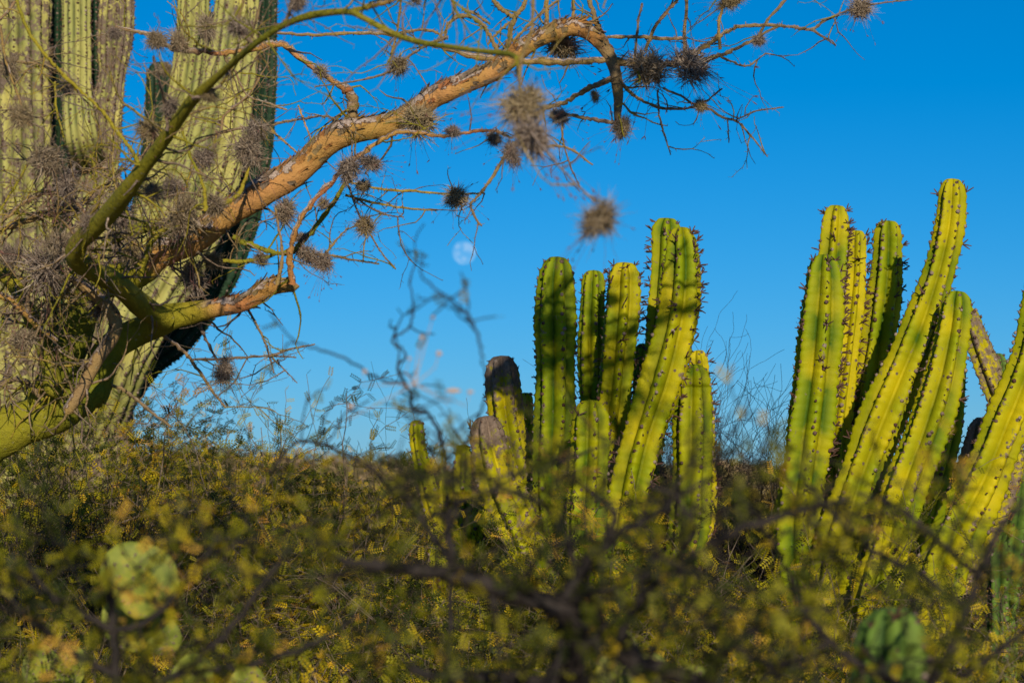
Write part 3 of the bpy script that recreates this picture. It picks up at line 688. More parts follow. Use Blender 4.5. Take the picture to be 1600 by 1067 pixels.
HAND = [
 (8.0, TN, [(430, 52, 3), (490, 55, 4), (560, 52, 4), (620, 56, 4), (680, 72, 5), (740, 88, 7), (800, 94, 8), (870, 97, 8), (940, 95, 8), (1000, 99, 8), (1050, 100, 8), (1085, 82, 7), (1108, 68, 6), (1130, 53, 5), (1150, 42, 5)]),
 (8.0, GY, [(1150, 42, 4), (1200, 40, 4), (1235, 42, 3.5), (1268, 46, 3.5), (1292, 31, 3), (1330, 15, 2.5), (1380, 5, 2), (1425, 0, 1.6)]),
 (8.0, GY, [(1268, 46, 3), (1288, 60, 2), (1306, 71, 1.6)]),
 (8.0, GY, [(1075, 100, 6), (1110, 92, 5), (1140, 80, 4.5), (1168, 68, 4), (1195, 52, 3), (1222, 38, 2.5)]),
 (8.0, GY, [(1122, 86, 3), (1142, 96, 2.6), (1168, 103, 2.2), (1196, 84, 1.6)]),
 (8.0, GY, [(1180, 66, 3.5), (1200, 32, 3.5), (1232, -5, 3.5), (1260, -40, 3)]),
 (8.0, TN, [(1125, 78, 4), (1123, 40, 3.5), (1130, 0, 3.5), (1128, -50, 3)]),
 (8.0, TN, [(1072, 98, 5), (1070, 50, 4.5), (1074, -10, 4.5), (1070, -60, 4)]),
 (8.0, TN, [(948, 58, 3.5), (1000, 58, 4), (1040, 61, 4), (1072, 60, 4)]),
 (8.0, TN, [(1008, 80, 4), (1022, 45, 4), (1042, 18, 4), (1062, -5, 4), (1090, -50, 3)]),
 (8.0, GY, [(992, 95, 3), (996, 45, 3), (1003, 6, 3)]),
 (8.0, GY, [(958, 85, 7), (938, 50, 6.5), (926, 20, 6), (916, -20, 6), (910, -70, 5)]),
 (8.0, TN, [(896, 40, 4.5), (895, 0, 4), (898, -60, 4)]),
 (8.0, GY, [(958, 112, 4), (985, 145, 3.6), (1010, 161, 3.2), (1040, 170, 3), (1070, 170, 2.8), (1098, 166, 2.8), (1130, 184, 2.6), (1152, 190, 2.4), (1176, 216, 2), (1199, 245, 1.4)]),
 (8.0, GY, [(1150, 188, 2), (1182, 174, 2), (1224, 168, 1.3)]),
 (8.0, GY, [(1035, 138, 2.6), (1064, 150, 2.6), (1092, 164, 2.4), (1128, 139, 1.8)]),
 (8.0, GY, [(1028, 140, 2.6), (1030, 180, 2.2), (1038, 210, 2), (1048, 242, 1.4)]),
 (8.0, GY, [(1137, 188, 1.8), (1139, 223, 1.4)]),
 (8.0, TN, [(962, 122, 7), (930, 133, 6.5), (905, 147, 6), (880, 161, 5.5), (852, 170, 5), (830, 182, 4)]),
 (8.0, GY, [(965, 192, 5), (935, 188, 4.5), (905, 183, 4), (870, 176, 3.5)]),
 (8.0, GY, [(878, 180, 2.4), (880, 220, 2.2), (890, 256, 2), (906, 292, 1.5)]),
 (7.6, GY, [(828, 234, 3.4), (868, 228, 3), (896, 236, 2.6), (926, 258, 1.8)]),
 (7.6, GY, [(806, 222, 4), (788, 246, 4), (768, 278, 3.6), (745, 309, 3.4), (735, 320, 3), (745, 344, 2.6), (752, 353, 2)]),
 (8.0, .3, [(545, 285, 3), (600, 296, 3), (650, 299, 2.8), (712, 304, 2.6), (757, 302, 2)]),
 (8.0, .3, [(540, 305, 3), (590, 318, 2.8), (640, 326, 2.4), (683, 329, 1.8)]),
 (8.0, GY, [(548, 305, 2.6), (575, 322, 2.2), (600, 335, 2), (630, 339, 1.6)]),
 (7.8, RD, [(456, 444, 8), (453, 410, 7), (458, 370, 6.5), (478, 330, 6), (515, 288, 6), (550, 252, 6), (590, 222, 5.5, 0, .5), (620, 207, 5.5, 0, .5), (655, 208, 5, 0, .5), (700, 213, 4.5, 0, .55), (745, 205, 4, 0, .6), (775, 206, 4, 0, .7), (800, 216, 3.5, 0, .8)]),
 (7.7, TN, [(432, 446, 5), (441, 405, 3.6), (436, 360, 3.2), (430, 325, 2.6)]),
 (8.0, .12, [(365, 372, 6), (400, 386, 6), (430, 395, 6), (455, 394, 6), (482, 368, 5.5), (515, 325, 5.5), (538, 290, 5), (550, 270, 4)]),
 (8.0, .12, [(350, 408, 4.5), (385, 408, 4.5), (430, 398, 4.5)]),
 (8.0, GY, [(470, 396, 3), (510, 398, 3), (550, 406, 2.6), (592, 412, 1.8)]),
 (8.0, GY, [(578, 365, 2.4), (596, 395, 2.2), (618, 420, 1.6)]),
 (8.0, GY, [(545, 290, 2.4), (556, 325, 2.2), (570, 350, 2)]),
 (8.0, GY, [(508, 396, 3), (528, 372, 2.6), (544, 356, 2)]),
 (7.2, GY, [(628, -10, 3), (622, 40, 2.8), (614, 75, 2.6), (608, 98, 2.2)]),
 (7.9, GY, [(700, 58, 4), (665, 72, 3.4), (640, 88, 3), (610, 112, 3), (560, 126, 2.2), (492, 136, 1.6)]),
 (8.0, GY, [(627, 53, 2.6), (656, 47, 3), (681, 51, 3), (695, 62, 3)]),
 (8.0, GY, [(695, 60, 3), (700, 39, 3.6), (717, 26, 4.5), (737, 27, 5), (756, 41, 5), (768, 61, 5), (778, 80, 5)]),
 (8.0, GY, [(722, 14, 3), (742, 22, 3.6), (765, 38, 3)]),
 (8.0, GY, [(792, 92, 7), (798, 50, 6.5), (806, 26, 6), (820, 5, 5.5), (838, -40, 5)]),
 (8.0, GY, [(805, 28, 5), (790, 20, 5), (771, 0, 5), (755, -30, 4)]),
 (8.0, GY, [(761, 70, 2.6), (778, 51, 3), (796, 36, 3)]),
 (8.0, GY, [(801, 66, 3.6), (827, 38, 3.4), (851, 17, 3.2), (875, -2, 3)]),
 (8.0, TN, [(854, 42, 6), (854, 10, 5.5), (856, -40, 5)]),
 (5.2, GY, [(834, -15, 4), (830, 49, 4.5), (815, 92, 5), (812, 128, 5), (822, 172, 4)]),
 (4.8, TN, [(826, 205, 4, 5.1), (860, 245, 3.4, 4.9), (900, 288, 3, 4.7), (932, 318, 2.6, 4.6)]),
 (8.1, TN, [(180, 42, 3.5), (215, 50, 4.5), (245, 58, 5), (270, 76, 6), (310, 80, 7), (352, 83, 7.5, 0, .5), (400, 74, 8, 0, .5), (432, 68, 8, 0, .5), (458, 80, 7.5, 0, .5), (490, 106, 7, 0, .55), (525, 130, 7, 0, .5), (549, 147, 9, 0, .75), (550, 170, 9, 0, .9), (550, 198, 11, 0, .6)]),
 (8.0, GY, [(398, 200, 3), (440, 192, 3), (485, 184, 3), (512, 182, 2.6), (526, 189, 2)]),
 (8.0, .4, [(424, 204, 2.6), (445, 222, 2.4), (468, 242, 2)]),
 (8.0, .4, [(466, 165, 2), (476, 192, 2), (488, 222, 2)]),
 (8.0, GY, [(300, 228, 3), (345, 208, 3), (400, 196, 3)]),
 (7.8, TN, [(346, 204, 3), (350, 182, 3), (375, 160, 2.6), (393, 143, 2.4), (412, 110, 2)]),
 (7.8, TN, [(366, 108, 2.6), (385, 148, 2.4), (420, 162, 2.4), (448, 172, 2)]),
 (7.6, GY, [(-20, 98, 3), (30, 97, 3), (70, 103, 3.4), (97, 113, 3.4)]),
 (7.0, .15, [(20, -20, 3.6), (45, 50, 4), (75, 90, 4), (100, 118, 4), (135, 150, 4), (160, 175, 4.5), (190, 215, 5), (212, 245, 5), (220, 270, 5)]),
 (7.4, TN, [(-10, 40, 3.4), (15, 15, 3), (35, -15, 3)]),
 (7.4, TN, [(0, 40, 3), (8, 90, 3), (28, 150, 3), (45, 195, 3)]),
 (7.4, .2, [(86, 128, 2.6), (88, 170, 2.6), (100, 215, 2.4)]),
 (7.6, TN, [(-20, 368, 8), (20, 352, 8), (60, 340, 8), (96, 331, 7)]),
 (7.6, GY, [(96, 331, 6), (130, 318, 5), (165, 290, 4.5), (190, 262, 4)]),
 (7.2, TN, [(185, 330, 6), (200, 292, 6), (216, 255, 5), (240, 222, 4)]),
 (7.9, .1, [(-60, 395, 14), (0, 425, 12), (22, 447, 12), (45, 490, 12), (72, 545, 14), (85, 610, 16)]),
 (7.8, .45, [(-20, 452, 8), (12, 466, 8), (36, 486, 8), (62, 512, 7), (88, 532, 6)]),
 (7.8, GY, [(45, 494, 6), (44, 462, 5), (62, 432, 4), (90, 405, 3)]),
 (7.7, GY, [(60, 506, 4.5), (90, 470, 4), (120, 440, 4), (150, 418, 4)]),
 (7.7, TN, [(110, 435, 7), (145, 458, 9), (176, 490, 10), (178, 525, 11), (152, 565, 11), (128, 605, 10), (105, 640, 9)]),
 (7.8, .12, [(222, 422, 6), (233, 385, 6), (250, 362, 6), (275, 345, 5)]),
 (8.0, .12, [(160, 382, 8), (200, 362, 9), (250, 352, 9), (300, 345, 7)]),
 (8.0, TN, [(250, 520, 4), (285, 548, 4), (310, 578, 3.6), (335, 615, 3), (352, 636, 2.4)]),
 (8.0, GY, [(308, 500, 4), (324, 535, 3.6), (340, 565, 3)]),
 (8.0, GY, [(300, 562, 3), (360, 560, 3), (420, 555, 3), (455, 545, 2.4), (492, 538, 1.6)]),
 (8.0, GY, [(415, 556, 2), (462, 558, 1.8)]),
 (8.0, GY, [(382, 476, 3), (400, 505, 2.8), (416, 540, 2.6), (428, 582, 1.8)]),
 (8.0, GY, [(422, 556, 2), (442, 575, 1.8), (464, 598, 1.2)]),
 (8.0, GY, [(165, 598, 4), (198, 612, 4), (232, 640, 3.6), (266, 666, 2.4)]),
 (7.9, GY, [(-10, 612, 8), (15, 592, 8), (42, 598, 7), (60, 618, 5)]),
 (7.9, .2, [(140, 240, 3), (150, 270, 3.4), (148, 310, 4), (160, 345, 4)]),
 (7.6, .2, [(0, 330, 3), (30, 280, 3), (55, 235, 2.6)]),
 (7.5, TN, [(10, 340, 4), (45, 312, 4), (85, 300, 4), (120, 318, 5), (140, 345, 5)]),
 (7.6, .2, [(285, 205, 3), (300, 250, 3.4), (318, 290, 4), (322, 330, 5)]),
 (7.8, .2, [(390, 260, 3), (375, 300, 5), (345, 322, 6), (318, 330, 6)]),
 (7.6, TN, [(200, 290, 3), (160, 262, 3), (130, 270, 2.6), (95, 262, 2)]),
 (6.5, GY, [(262, 205, 4, 6.55), (258, 170, 4, 6.55), (250, 130, 3.6, 6.5), (240, 90, 3, 6.5)]),
 (6.4, GY, [(300, 155, 4), (325, 145, 4), (350, 125, 3), (375, 60, 3), (370, 20, 3)]),
 (6.2, GY, [(395, 70, 4), (372, 40, 4), (380, 5, 3.5), (385, -30, 3)]),
 (6.0, GY, [(440, 42, 4), (452, 20, 4), (458, -20, 3.5)]),
 (7.7, GY, [(40, 560, 3), (80, 470, 3), (120, 400, 3)]),
]
for d, tone, rows in HAND:
    limb(rows, d, tone, 'twig' if max(r[2] for r in rows) < 5 else 'branch', n=7, sides=8)

# the crown goes on above the picture: nearer limbs over the clearing and over the trunk
for rows, tn_ in (([(660, -25, 6, 5.6), (760, -180, 12, 5.8), (900, -330, 16, 6.0), (1080, -430, 16, 6.2), (1260, -450, 15, 6.2), (1430, -500, 12, 6.2), (1600, -560, 9, 6.2)], .3),
                  ([(1080, -430, 12, 6.2), (1180, -520, 10, 6.3), (1330, -640, 8, 6.4)], .3), ([(1260, -450, 12, 6.2), (1380, -400, 10, 6.1), (1500, -420, 9, 6.0)], .3)):
    limb(rows, 6.2, tn_, n=9, sides=10, label='high limb of the crown')
NEARTOP = len(NODES)

# curling flakes of bark on the thick peeling branches
fk = MB()
for (p, d, r, tn) in NODES:
    if r > .022 and .35 < tn < .7:
        for _ in range(3):
            if trng.random() < .8:
                side = unit(np.array([0, -.5, 1.]) * .8 + trng.standard_normal(3) * .7)
                side = unit(side - d * side.dot(d))
                w_ = np.cross(side, d)
                o_ = p + d * trng.uniform(-.03, .03)
                ln, wd = trng.uniform(.015, .05), trng.uniform(.004, .011)
                V = []
                for q in range(4):
                    f_ = q / 3
                    for e_ in (-1, 1):
                        V.append(o_ + side * (r * .99 + .012 * f_ * f_) + d * ln * f_ + w_ * e_ * wd * (1 - .5 * f_))
                fk.add(V, [np.array([[0, 2, 3, 1], [2, 4, 5, 3], [4, 6, 7, 5]])], 1.0 if trng.random() < .6 else .62)
fk.build('bark_flakes', M['bark'], tree, kind='stuff')

# thin thorny twigs grown off the branches
def zig_twig(mb, p, d, ln, r, tone, rng, level=0):
    step = 0.026
    n = max(3, int(ln / step))
    pts, rad = [p], [r]
    for q in range(n):
        d = unit(d + 0.24 * rng.standard_normal(3) + np.array([0, 0, -0.02]))
        p = p + d * step
        pts.append(p); rad.append(max(.0009, r * (1 - .65 * (q + 1) / n)))
        if rng.random() < .65:
            dr = unit(rng.standard_normal(3) + .2 * d)
            l2 = rng.uniform(.005, .013)
            tube(mb, np.stack([p, p + dr * l2]), [rad[-1] * .7, .0005], 3, min(1, tone + .1), cap=False)
        if level < 2 and rng.random() < .17 and q > 0:
            zig_twig(mb, p, unit(d + rng.standard_normal(3) * .9), ln * rng.uniform(.3, .6), rad[-1] * .75, tone, rng, level + 1)
    tube(mb, np.array(pts), np.array(rad) * (1 + .12 * rng.standard_normal(len(rad))).clip(.7, 1.4), 4, tone, cap=False)
tw = MB()
rng = np.random.default_rng(5)
def pix(p):
    v = p - np.array([0, 0, CAM_Z])
    f = v[1] * math.cos(PITCH) + v[2] * math.sin(PITCH)
    u = -v[1] * math.sin(PITCH) + v[2] * math.cos(PITCH)
    return 800 + v[0] / f / K, 533.5 - u / f / K
for (p, d, r, tn) in NODES:
    x, y = pix(p)
    prob = (0.75 if y > 180 and x < 350 else .30) if x < 420 else (.13 if x < 700 else .10)
    if y > 480 and x > 160: prob = .08
    if 230 < x < 420 and y < 330: prob *= .55
    if y < -90: prob = 1.0
    if rng.random() < prob:
        dd = unit(rng.standard_normal(3) * np.array([1, .6, 1]))
        ln = rng.uniform(.10, .32) if x < 700 else rng.uniform(.06, .20)
        if y < -90:
            ln = rng.uniform(.25, .5)
            zig_twig(tw, p, unit(dd + np.array([0, 0, .4])), ln, .005, .3, rng)
        zig_twig(tw, p, dd, ln, min(max(.0022, r * .35), .0042), rng.choice([.15, .3, .85, 1., 1.]), rng)
tw.build('fine_twigs', M['bark'], tree, kind='stuff')

# ------------------------------------------------------------------ ball moss
def moss_mesh(seed, n=850):
    rng = np.random.default_rng(seed)
    mb = MB()
    core = rng.uniform(.55, 1.1, 3)
    cs = [np.zeros(3)] + [unit(rng.standard_normal(3)) * rng.uniform(.25, .6) for _ in range(3)]
    cr = [1.0] + [rng.uniform(.4, .75) for _ in range(3)]
    for k in range(n):
        ci = rng.integers(0, 4) if rng.random() < .6 else 0
        o_ = unit(rng.standard_normal(3))
        p = cs[ci] + o_ * .66 * cr[ci] * rng.random() ** .6 * core
        d = unit(o_ * .9 + rng.standard_normal(3) * .75 + np.array([0, 0, -.1]))
        bend = unit(rng.standard_normal(3)) * rng.uniform(.4, 1.8)
        ln = rng.uniform(.22, .60) * (1.5 if rng.random() < .06 else 1)
        t = np.linspace(0, 1, 5)[:, None]
        pts = p + d * ln * t + bend * ln * .7 * t * t
        w = rng.uniform(.011, .022)
        tube(mb, pts, w * np.array([1.2, 1.1, .9, .6, .15]), 3, float(np.clip(rng.normal(.5, .27), 0, 1)), cap=False)
    st = MB()
    for k in range(rng.integers(9, 16)):
        d = unit(rng.standard_normal(3) + np.array([0, 0, -.7]))
        ln = rng.uniform(1.2, 2.3)
        t = np.linspace(0, 1, 6)[:, None]
        pts = d * ln * t + np.array([0, 0, -.35]) * ln * t * t + rng.standard_normal((6, 3)) * .02
        tube(st, pts, [.008] * 6, 3, 0, cap=False)
        e = pts[-1]; dd = unit(pts[-1] - pts[-2])
        for s_ in range(2):
            q = unit(dd + .35 * rng.standard_normal(3))
            tube(st, np.stack([e, e + q * .1, e + q * .22]), [.012, .026, .004], 3, 0, cap=False)
    return mb.mesh('ball_moss', M['moss']), st.mesh('seed_stalks', M['stalk'])
MOSS = [moss_mesh(500 + k) for k in range(5)]
balls = [
 (1345, 12, 22, 8.0, 'ball moss clump on the outermost twig at the top right'),
 (1185, 64, 12, 8.0, 'small ball moss on the forked twig left of the outermost clump'),
 (1143, 3, 18, 8.0, 'ball moss cut by the top edge, on an upright twig'),
 (1095, 165, 13, 8.0, 'small ball moss halfway along the thin lowest right twig'),
 (1012, 108, 42, 8.0, 'largest ball moss of the right side, wrapped round the level branch'),
 (1076, 102, 34, 7.9, 'olive ball moss touching the right side of the largest clump'),
 (878, 70, 30, 8.1, 'ball moss tucked under the arch of the main branch'),
 (970, 198, 22, 8.0, 'dark ball moss at the end of the main branch, hanging down'),
 (930, 150, 10, 8.0, 'tiny ball moss above the dark clump on the branch end'),
 (873, 184, 20, 8.0, 'ball moss just right of the big blurred hanging clump'),
 (822, 168, 39, 5.15, 'big blurred ball moss hanging from the nearer green branch'),
 (832, 218, 33, 5.1, 'lower lobe of blurred ball moss below the big hanging clump'),
 (940, 343, 30, 4.6, 'lone blurred ball moss hanging lowest against the sky'),
 (798, 240, 20, 7.6, 'ball moss below and left of the big blurred clump'),
 (771, 218, 15, 7.7, 'small ball moss at the end of the orange side branch'),
 (712, 309, 22, 7.8, 'round dark ball moss on the dark hooked twig above the moon'),
 (706, 206, 14, 7.8, 'small ball moss sitting in the middle of the orange side branch'),
 (650, 190, 33, 7.9, 'yellowish ball moss spread over the middle of the main branch'),
 (622, 104, 22, 7.9, 'ball moss high in the sky at the end of a dark vertical twig'),
 (650, -2, 12, 6.9, 'ball moss cut by the top edge above the arched twigs'),
 (572, 353, 20, 8.0, 'round ball moss on a thin twig left of the moon'),
 (568, 291, 12, 8.0, 'tiny ball moss above the round one left of the moon'),
 (577, 256, 18, 7.75, 'ball moss on the upper part of the red side branch'),
 (546, 264, 22, 7.75, 'ball moss with dark underside along the red side branch'),
 (505, 319, 13, 8.0, 'small ball moss beside the green shoot under the main branch'),
 (445, 328, 24, 8.0, 'ball moss hanging under the orange part of the main branch'),
 (506, 411, 18, 8.0, 'right one of the joined ball moss clumps above the broken stub'),
 (478, 397, 20, 8.0, 'left one of the joined ball moss clumps above the broken stub'),
 (408, 404, 14, 8.0, 'small ball moss beside the dark arm of the giant cactus'),
 (470, 372, 12, 8.0, 'small ball moss where the green shoot meets the red branch'),
 (500, 112, 12, 8.05, 'thin ball moss on the bent branch stub in the sky'),
 (465, 5, 18, 5.95, 'ball moss at the top edge on the nearer green branch'),
 (351, 580, 20, 8.0, 'dark ball moss hanging low over the bushes'),
 (385, 236, 34, 7.8, 'large ball moss over the edge of the sunlit giant cactus arm'),
 (402, 205, 22, 7.8, 'upper ball moss at the edge of the dark giant cactus arm'),
 (318, 246, 24, 7.8, 'ball moss in front of the middle of the sunlit cactus arm'),
 (272, 294, 20, 7.8, 'ball moss in the gap left of the sunlit cactus arm'),
 (287, 338, 34, 7.7, 'big ball moss over the lower end of the sunlit cactus arm'),
 (335, 322, 22, 7.75, 'ball moss resting on the orange main branch at left'),
 (374, 42, 22, 6.2, 'dark ball moss above the bend of the green branch'),
 (322, 44, 24, 8.0, 'ball moss between the two upper arms of the giant cactus'),
 (243, 64, 18, 8.0, 'ball moss at the left end of the grey twig, against the sky'),
 (278, 66, 20, 8.0, 'ball moss in the middle of the grey twig by the upper arms'),
 (258, 108, 14, 6.5, 'pale ball moss under the grey twig clumps'),
 (328, 152, 16, 6.4, 'small blurred ball moss under the nearer green branch'),
 (266, 165, 20, 6.55, 'curly ball moss on the nearer green branch over the short dark arm'),
 (232, 205, 22, 6.7, 'ball moss to the left of the nearer green branch over blue sky'),
 (178, 54, 14, 8.0, 'dark ball moss on top of the scarred cactus trunk'),
 (105, 135, 20, 7.1, 'blurred ball moss over the narrow cactus arm'),
 (34, 182, 22, 7.4, 'ball moss on the broad left arm, upper'),
 (14, 106, 18, 7.5, 'ball moss at the left edge of the picture, topmost'),
 (74, 252, 34, 7.4, 'large shaggy ball moss over the broad left arm'),
 (104, 286, 24, 7.4, 'shaggy ball moss below the large one on the left'),
 (186, 332, 28, 7.2, 'ball moss at the elbow where the nearer green branch starts'),
 (70, 420, 36, 7.5, 'large tangled ball moss left of the dark green branch bend'),
 (92, 385, 26, 7.4, 'ball moss above the tangled one at the branch bend'),
 (140, 350, 18, 7.1, 'small ball moss on the bend of the green branch'),
 (36, 532, 24, 7.7, 'ball moss low at the left edge above the trunk'),
 (300, 432, 26, 8.1, 'ball moss in the shade below the orange branch'),
 (332, 408, 20, 8.1, 'ball moss on the scarred base of the sunlit arm'),
 (150, 480, 20, 7.75, 'ball moss in the fork of the green trunk'),
 (240, 300, 18, 7.0, 'small ball moss right of the elbow of the nearer green branch'),
 (20, 400, 22, 7.6, 'ball moss at the left edge beside the tan branch'),
 (206, 392, 18, 7.9, 'ball moss at the foot of the orange bark'),
]
mrng = np.random.default_rng(77)
for k, (x, y, r, d, lab) in enumerate(balls):
    me, st = MOSS[k % len(MOSS)]
    o = bpy.data.objects.new('ball_moss', me)
    COL.objects.link(o)
    o.location = P(x, y, d)
    s_ = r * K * d * 1.08
    o.scale = (s_ * mrng.uniform(.85, 1.3), s_ * mrng.uniform(.9, 1.1), s_ * mrng.uniform(.85, 1.3))
    o.rotation_euler = (mrng.uniform(-1.5, 1.5), mrng.uniform(-.5, .5), mrng.uniform(0, 6.28))
    tag(o, lab, 'ball moss', 'ball moss clumps in the tree')
    c_ = bpy.data.objects.new('seed_stalks', st)
    COL.objects.link(c_); c_.parent = o; c_['kind'] = 'stuff'

# ------------------------------------------------------------------ leaves
def leaf_template(pairs, lw, ll):
    """feather leaf along +Y, length 1, flat in XY; leaflet quads"""
    v, f = [], []
    for i_ in range(pairs):
        y0 = (i_ + .6) / pairs
        for s_ in (-1, 1):
            b0 = len(v)
            tx, ty = s_ * ll * (1 - .35 * abs(y0 - .45)), ll * .35
            v += [(0, y0 - lw * .3, 0), (tx * .55, y0 + ty * .5 - lw, .01), (tx, y0 + ty, .03), (tx * .45, y0 + ty * .5 + lw, .01)]
            f.append([b0, b0 + 1, b0 + 2, b0 + 3])
    return np.array(v, float), np.array(f)
FINE = leaf_template(6, .055, .26)
MEDI = leaf_template(4, .10, .34)
COARSE = leaf_template(2, .22, .42)

def add_leaves(mb, pos, dirs, size, tone, tmpl, rng):
    tv, tf = tmpl
    n = len(pos)
    D = dirs / np.linalg.norm(dirs, axis=1)[:, None]
    U = rng.standard_normal((n, 3)) * .6 + np.array([0, -.25, .7])
    Xa = np.cross(D, U); Xa /= np.maximum(np.linalg.norm(Xa, axis=1), 1e-6)[:, None]
    Za = np.cross(Xa, D)
    V = (pos[:, None, :] + size[:, None, None] * (tv[None, :, 0:1] * Xa[:, None, :] + tv[None, :, 1:2] * D[:, None, :] + tv[None, :, 2:3] * Za[:, None, :]))
    F = (tf[None] + (np.arange(n) * len(tv))[:, None, None]).reshape(-1, 4)
    A = np.zeros((n * len(tv), 3)); A[:, 0] = np.repeat(tone, len(tv))
    mb.add(V.reshape(-1, 3), [F], A)

def grow(rng, wood, sites, p, d, ln, r, level, maxl, wander=.22, upk=.05, step=.05, kids=.45, sides=4, tone0=.5, leafy=1.0):
    n = max(3, int(ln / step))
    pts, rad = [p], [r]
    tone0 = float(np.clip(tone0 + rng.normal(0, .17), 0, 1))
    for q in range(n):
        d = unit(d + wander * rng.standard_normal(3) + np.array([0, 0, upk]))
        p = p + d * step
        f = (q + 1) / n
        pts.append(p); rad.append(max(.0012, r * (1 - .6 * f)))
        if level < maxl and rng.random() < kids and f > .15:
            grow(rng, wood, sites, p, unit(d + .95 * rng.standard_normal(3)), ln * rng.uniform(.35, .65), rad[-1] * .6, level + 1, maxl, wander, upk, step * .85, kids, 3, tone0, leafy)
        if level >= maxl - 1:
            for _ in range(int(rng.poisson(2.0 * leafy))):
                sites.append((p, unit(d * .5 + rng.standard_normal(3)), tone0 + rng.normal(0, .16)))
    tube(wood, np.array(pts), np.array(rad), sides, 0, cap=False)

def shrub_meshes(seed, h=1.6, spread=.9, tmpl=FINE, lsize=(.03, .055), tone=.45, leafy=1.0, stems=9, mats=('leaf', 'wood'), maxl=3, keep=1.0):
    rng = np.random.default_rng(seed)
    wood, sites = MB(), []
    for k in range(stems):
        a_ = rng.uniform(0, 6.28)
        tilt = rng.uniform(.15, spread)
        d = unit(np.array([math.cos(a_) * tilt, math.sin(a_) * tilt, 1.]))
        grow(rng, wood, sites, np.array([math.cos(a_) * .05, math.sin(a_) * .05, -.03]), d, h * rng.uniform(.75, 1.0), .014, 0, maxl,
             wander=.16, upk=.03, step=.085, kids=.42, tone0=tone, leafy=leafy)
    pos = np.array([s[0] for s in sites]); dr = np.array([s[1] for s in sites]); tn = np.clip([s[2] for s in sites], 0, 1)
    if keep < 1:
        ok = rng.random(len(pos)) < keep
        pos, dr, tn = pos[ok], dr[ok], tn[ok]
    lf = MB()
    add_leaves(lf, pos, dr, rng.uniform(*lsize, len(pos)), tn, tmpl, rng)
    top = max(float(np.quantile(pos[:, 2], .995)), float(np.quantile(np.concatenate(wood.v)[:, 2], .999)), .1)
    return wood.mesh('branches', M[mats[1]]), lf.mesh('foliage', M[mats[0]], smooth=False), top, len(pos)

PROTO = {}
for nm, kw in dict(
    feathery=dict(seed=1, tone=.38, leafy=.9),
    olive=dict(seed=2, tone=.31, leafy=1.1, stems=10),
    yellow=dict(seed=3, tone=.55, leafy=.9),
    sparse=dict(seed=4, tone=.45, leafy=.35, stems=8),
    airy=dict(seed=9, tone=.40, leafy=.9, stems=12, spread=.5, lsize=(.03, .05), maxl=3),
    dense=dict(seed=6, tone=.36, leafy=1.7, tmpl=MEDI, lsize=(.03, .05)),
).items():
    PROTO[nm] = shrub_meshes(**kw)
    print('proto', nm, PROTO[nm][2:], flush=True)

def place_shrub(kind, px, top_py, d, label, group=None, width=1.0, rot=None, name='thorn_shrub', cat='shrub'):
    wd, lf, top, _ = PROTO[kind]
    x = (px - 800) * K * d
    z0 = float(terrain(x, d))
    ztop = P(px, top_py, d)[2]
    s_ = (ztop - z0) / top
    o = thing(name, (x, d, z0), label, cat, group)
    o.scale = (s_ * width, s_ * width, s_)
    o.rotation_euler = (0, 0, random.uniform(0, 6.28) if rot is None else rot)
    for nm, me in (('branches', wd), ('foliage', lf)):
        c_ = bpy.data.objects.new(nm, me); COL.objects.link(c_); c_.parent = o; c_['kind'] = 'stuff'
    return o

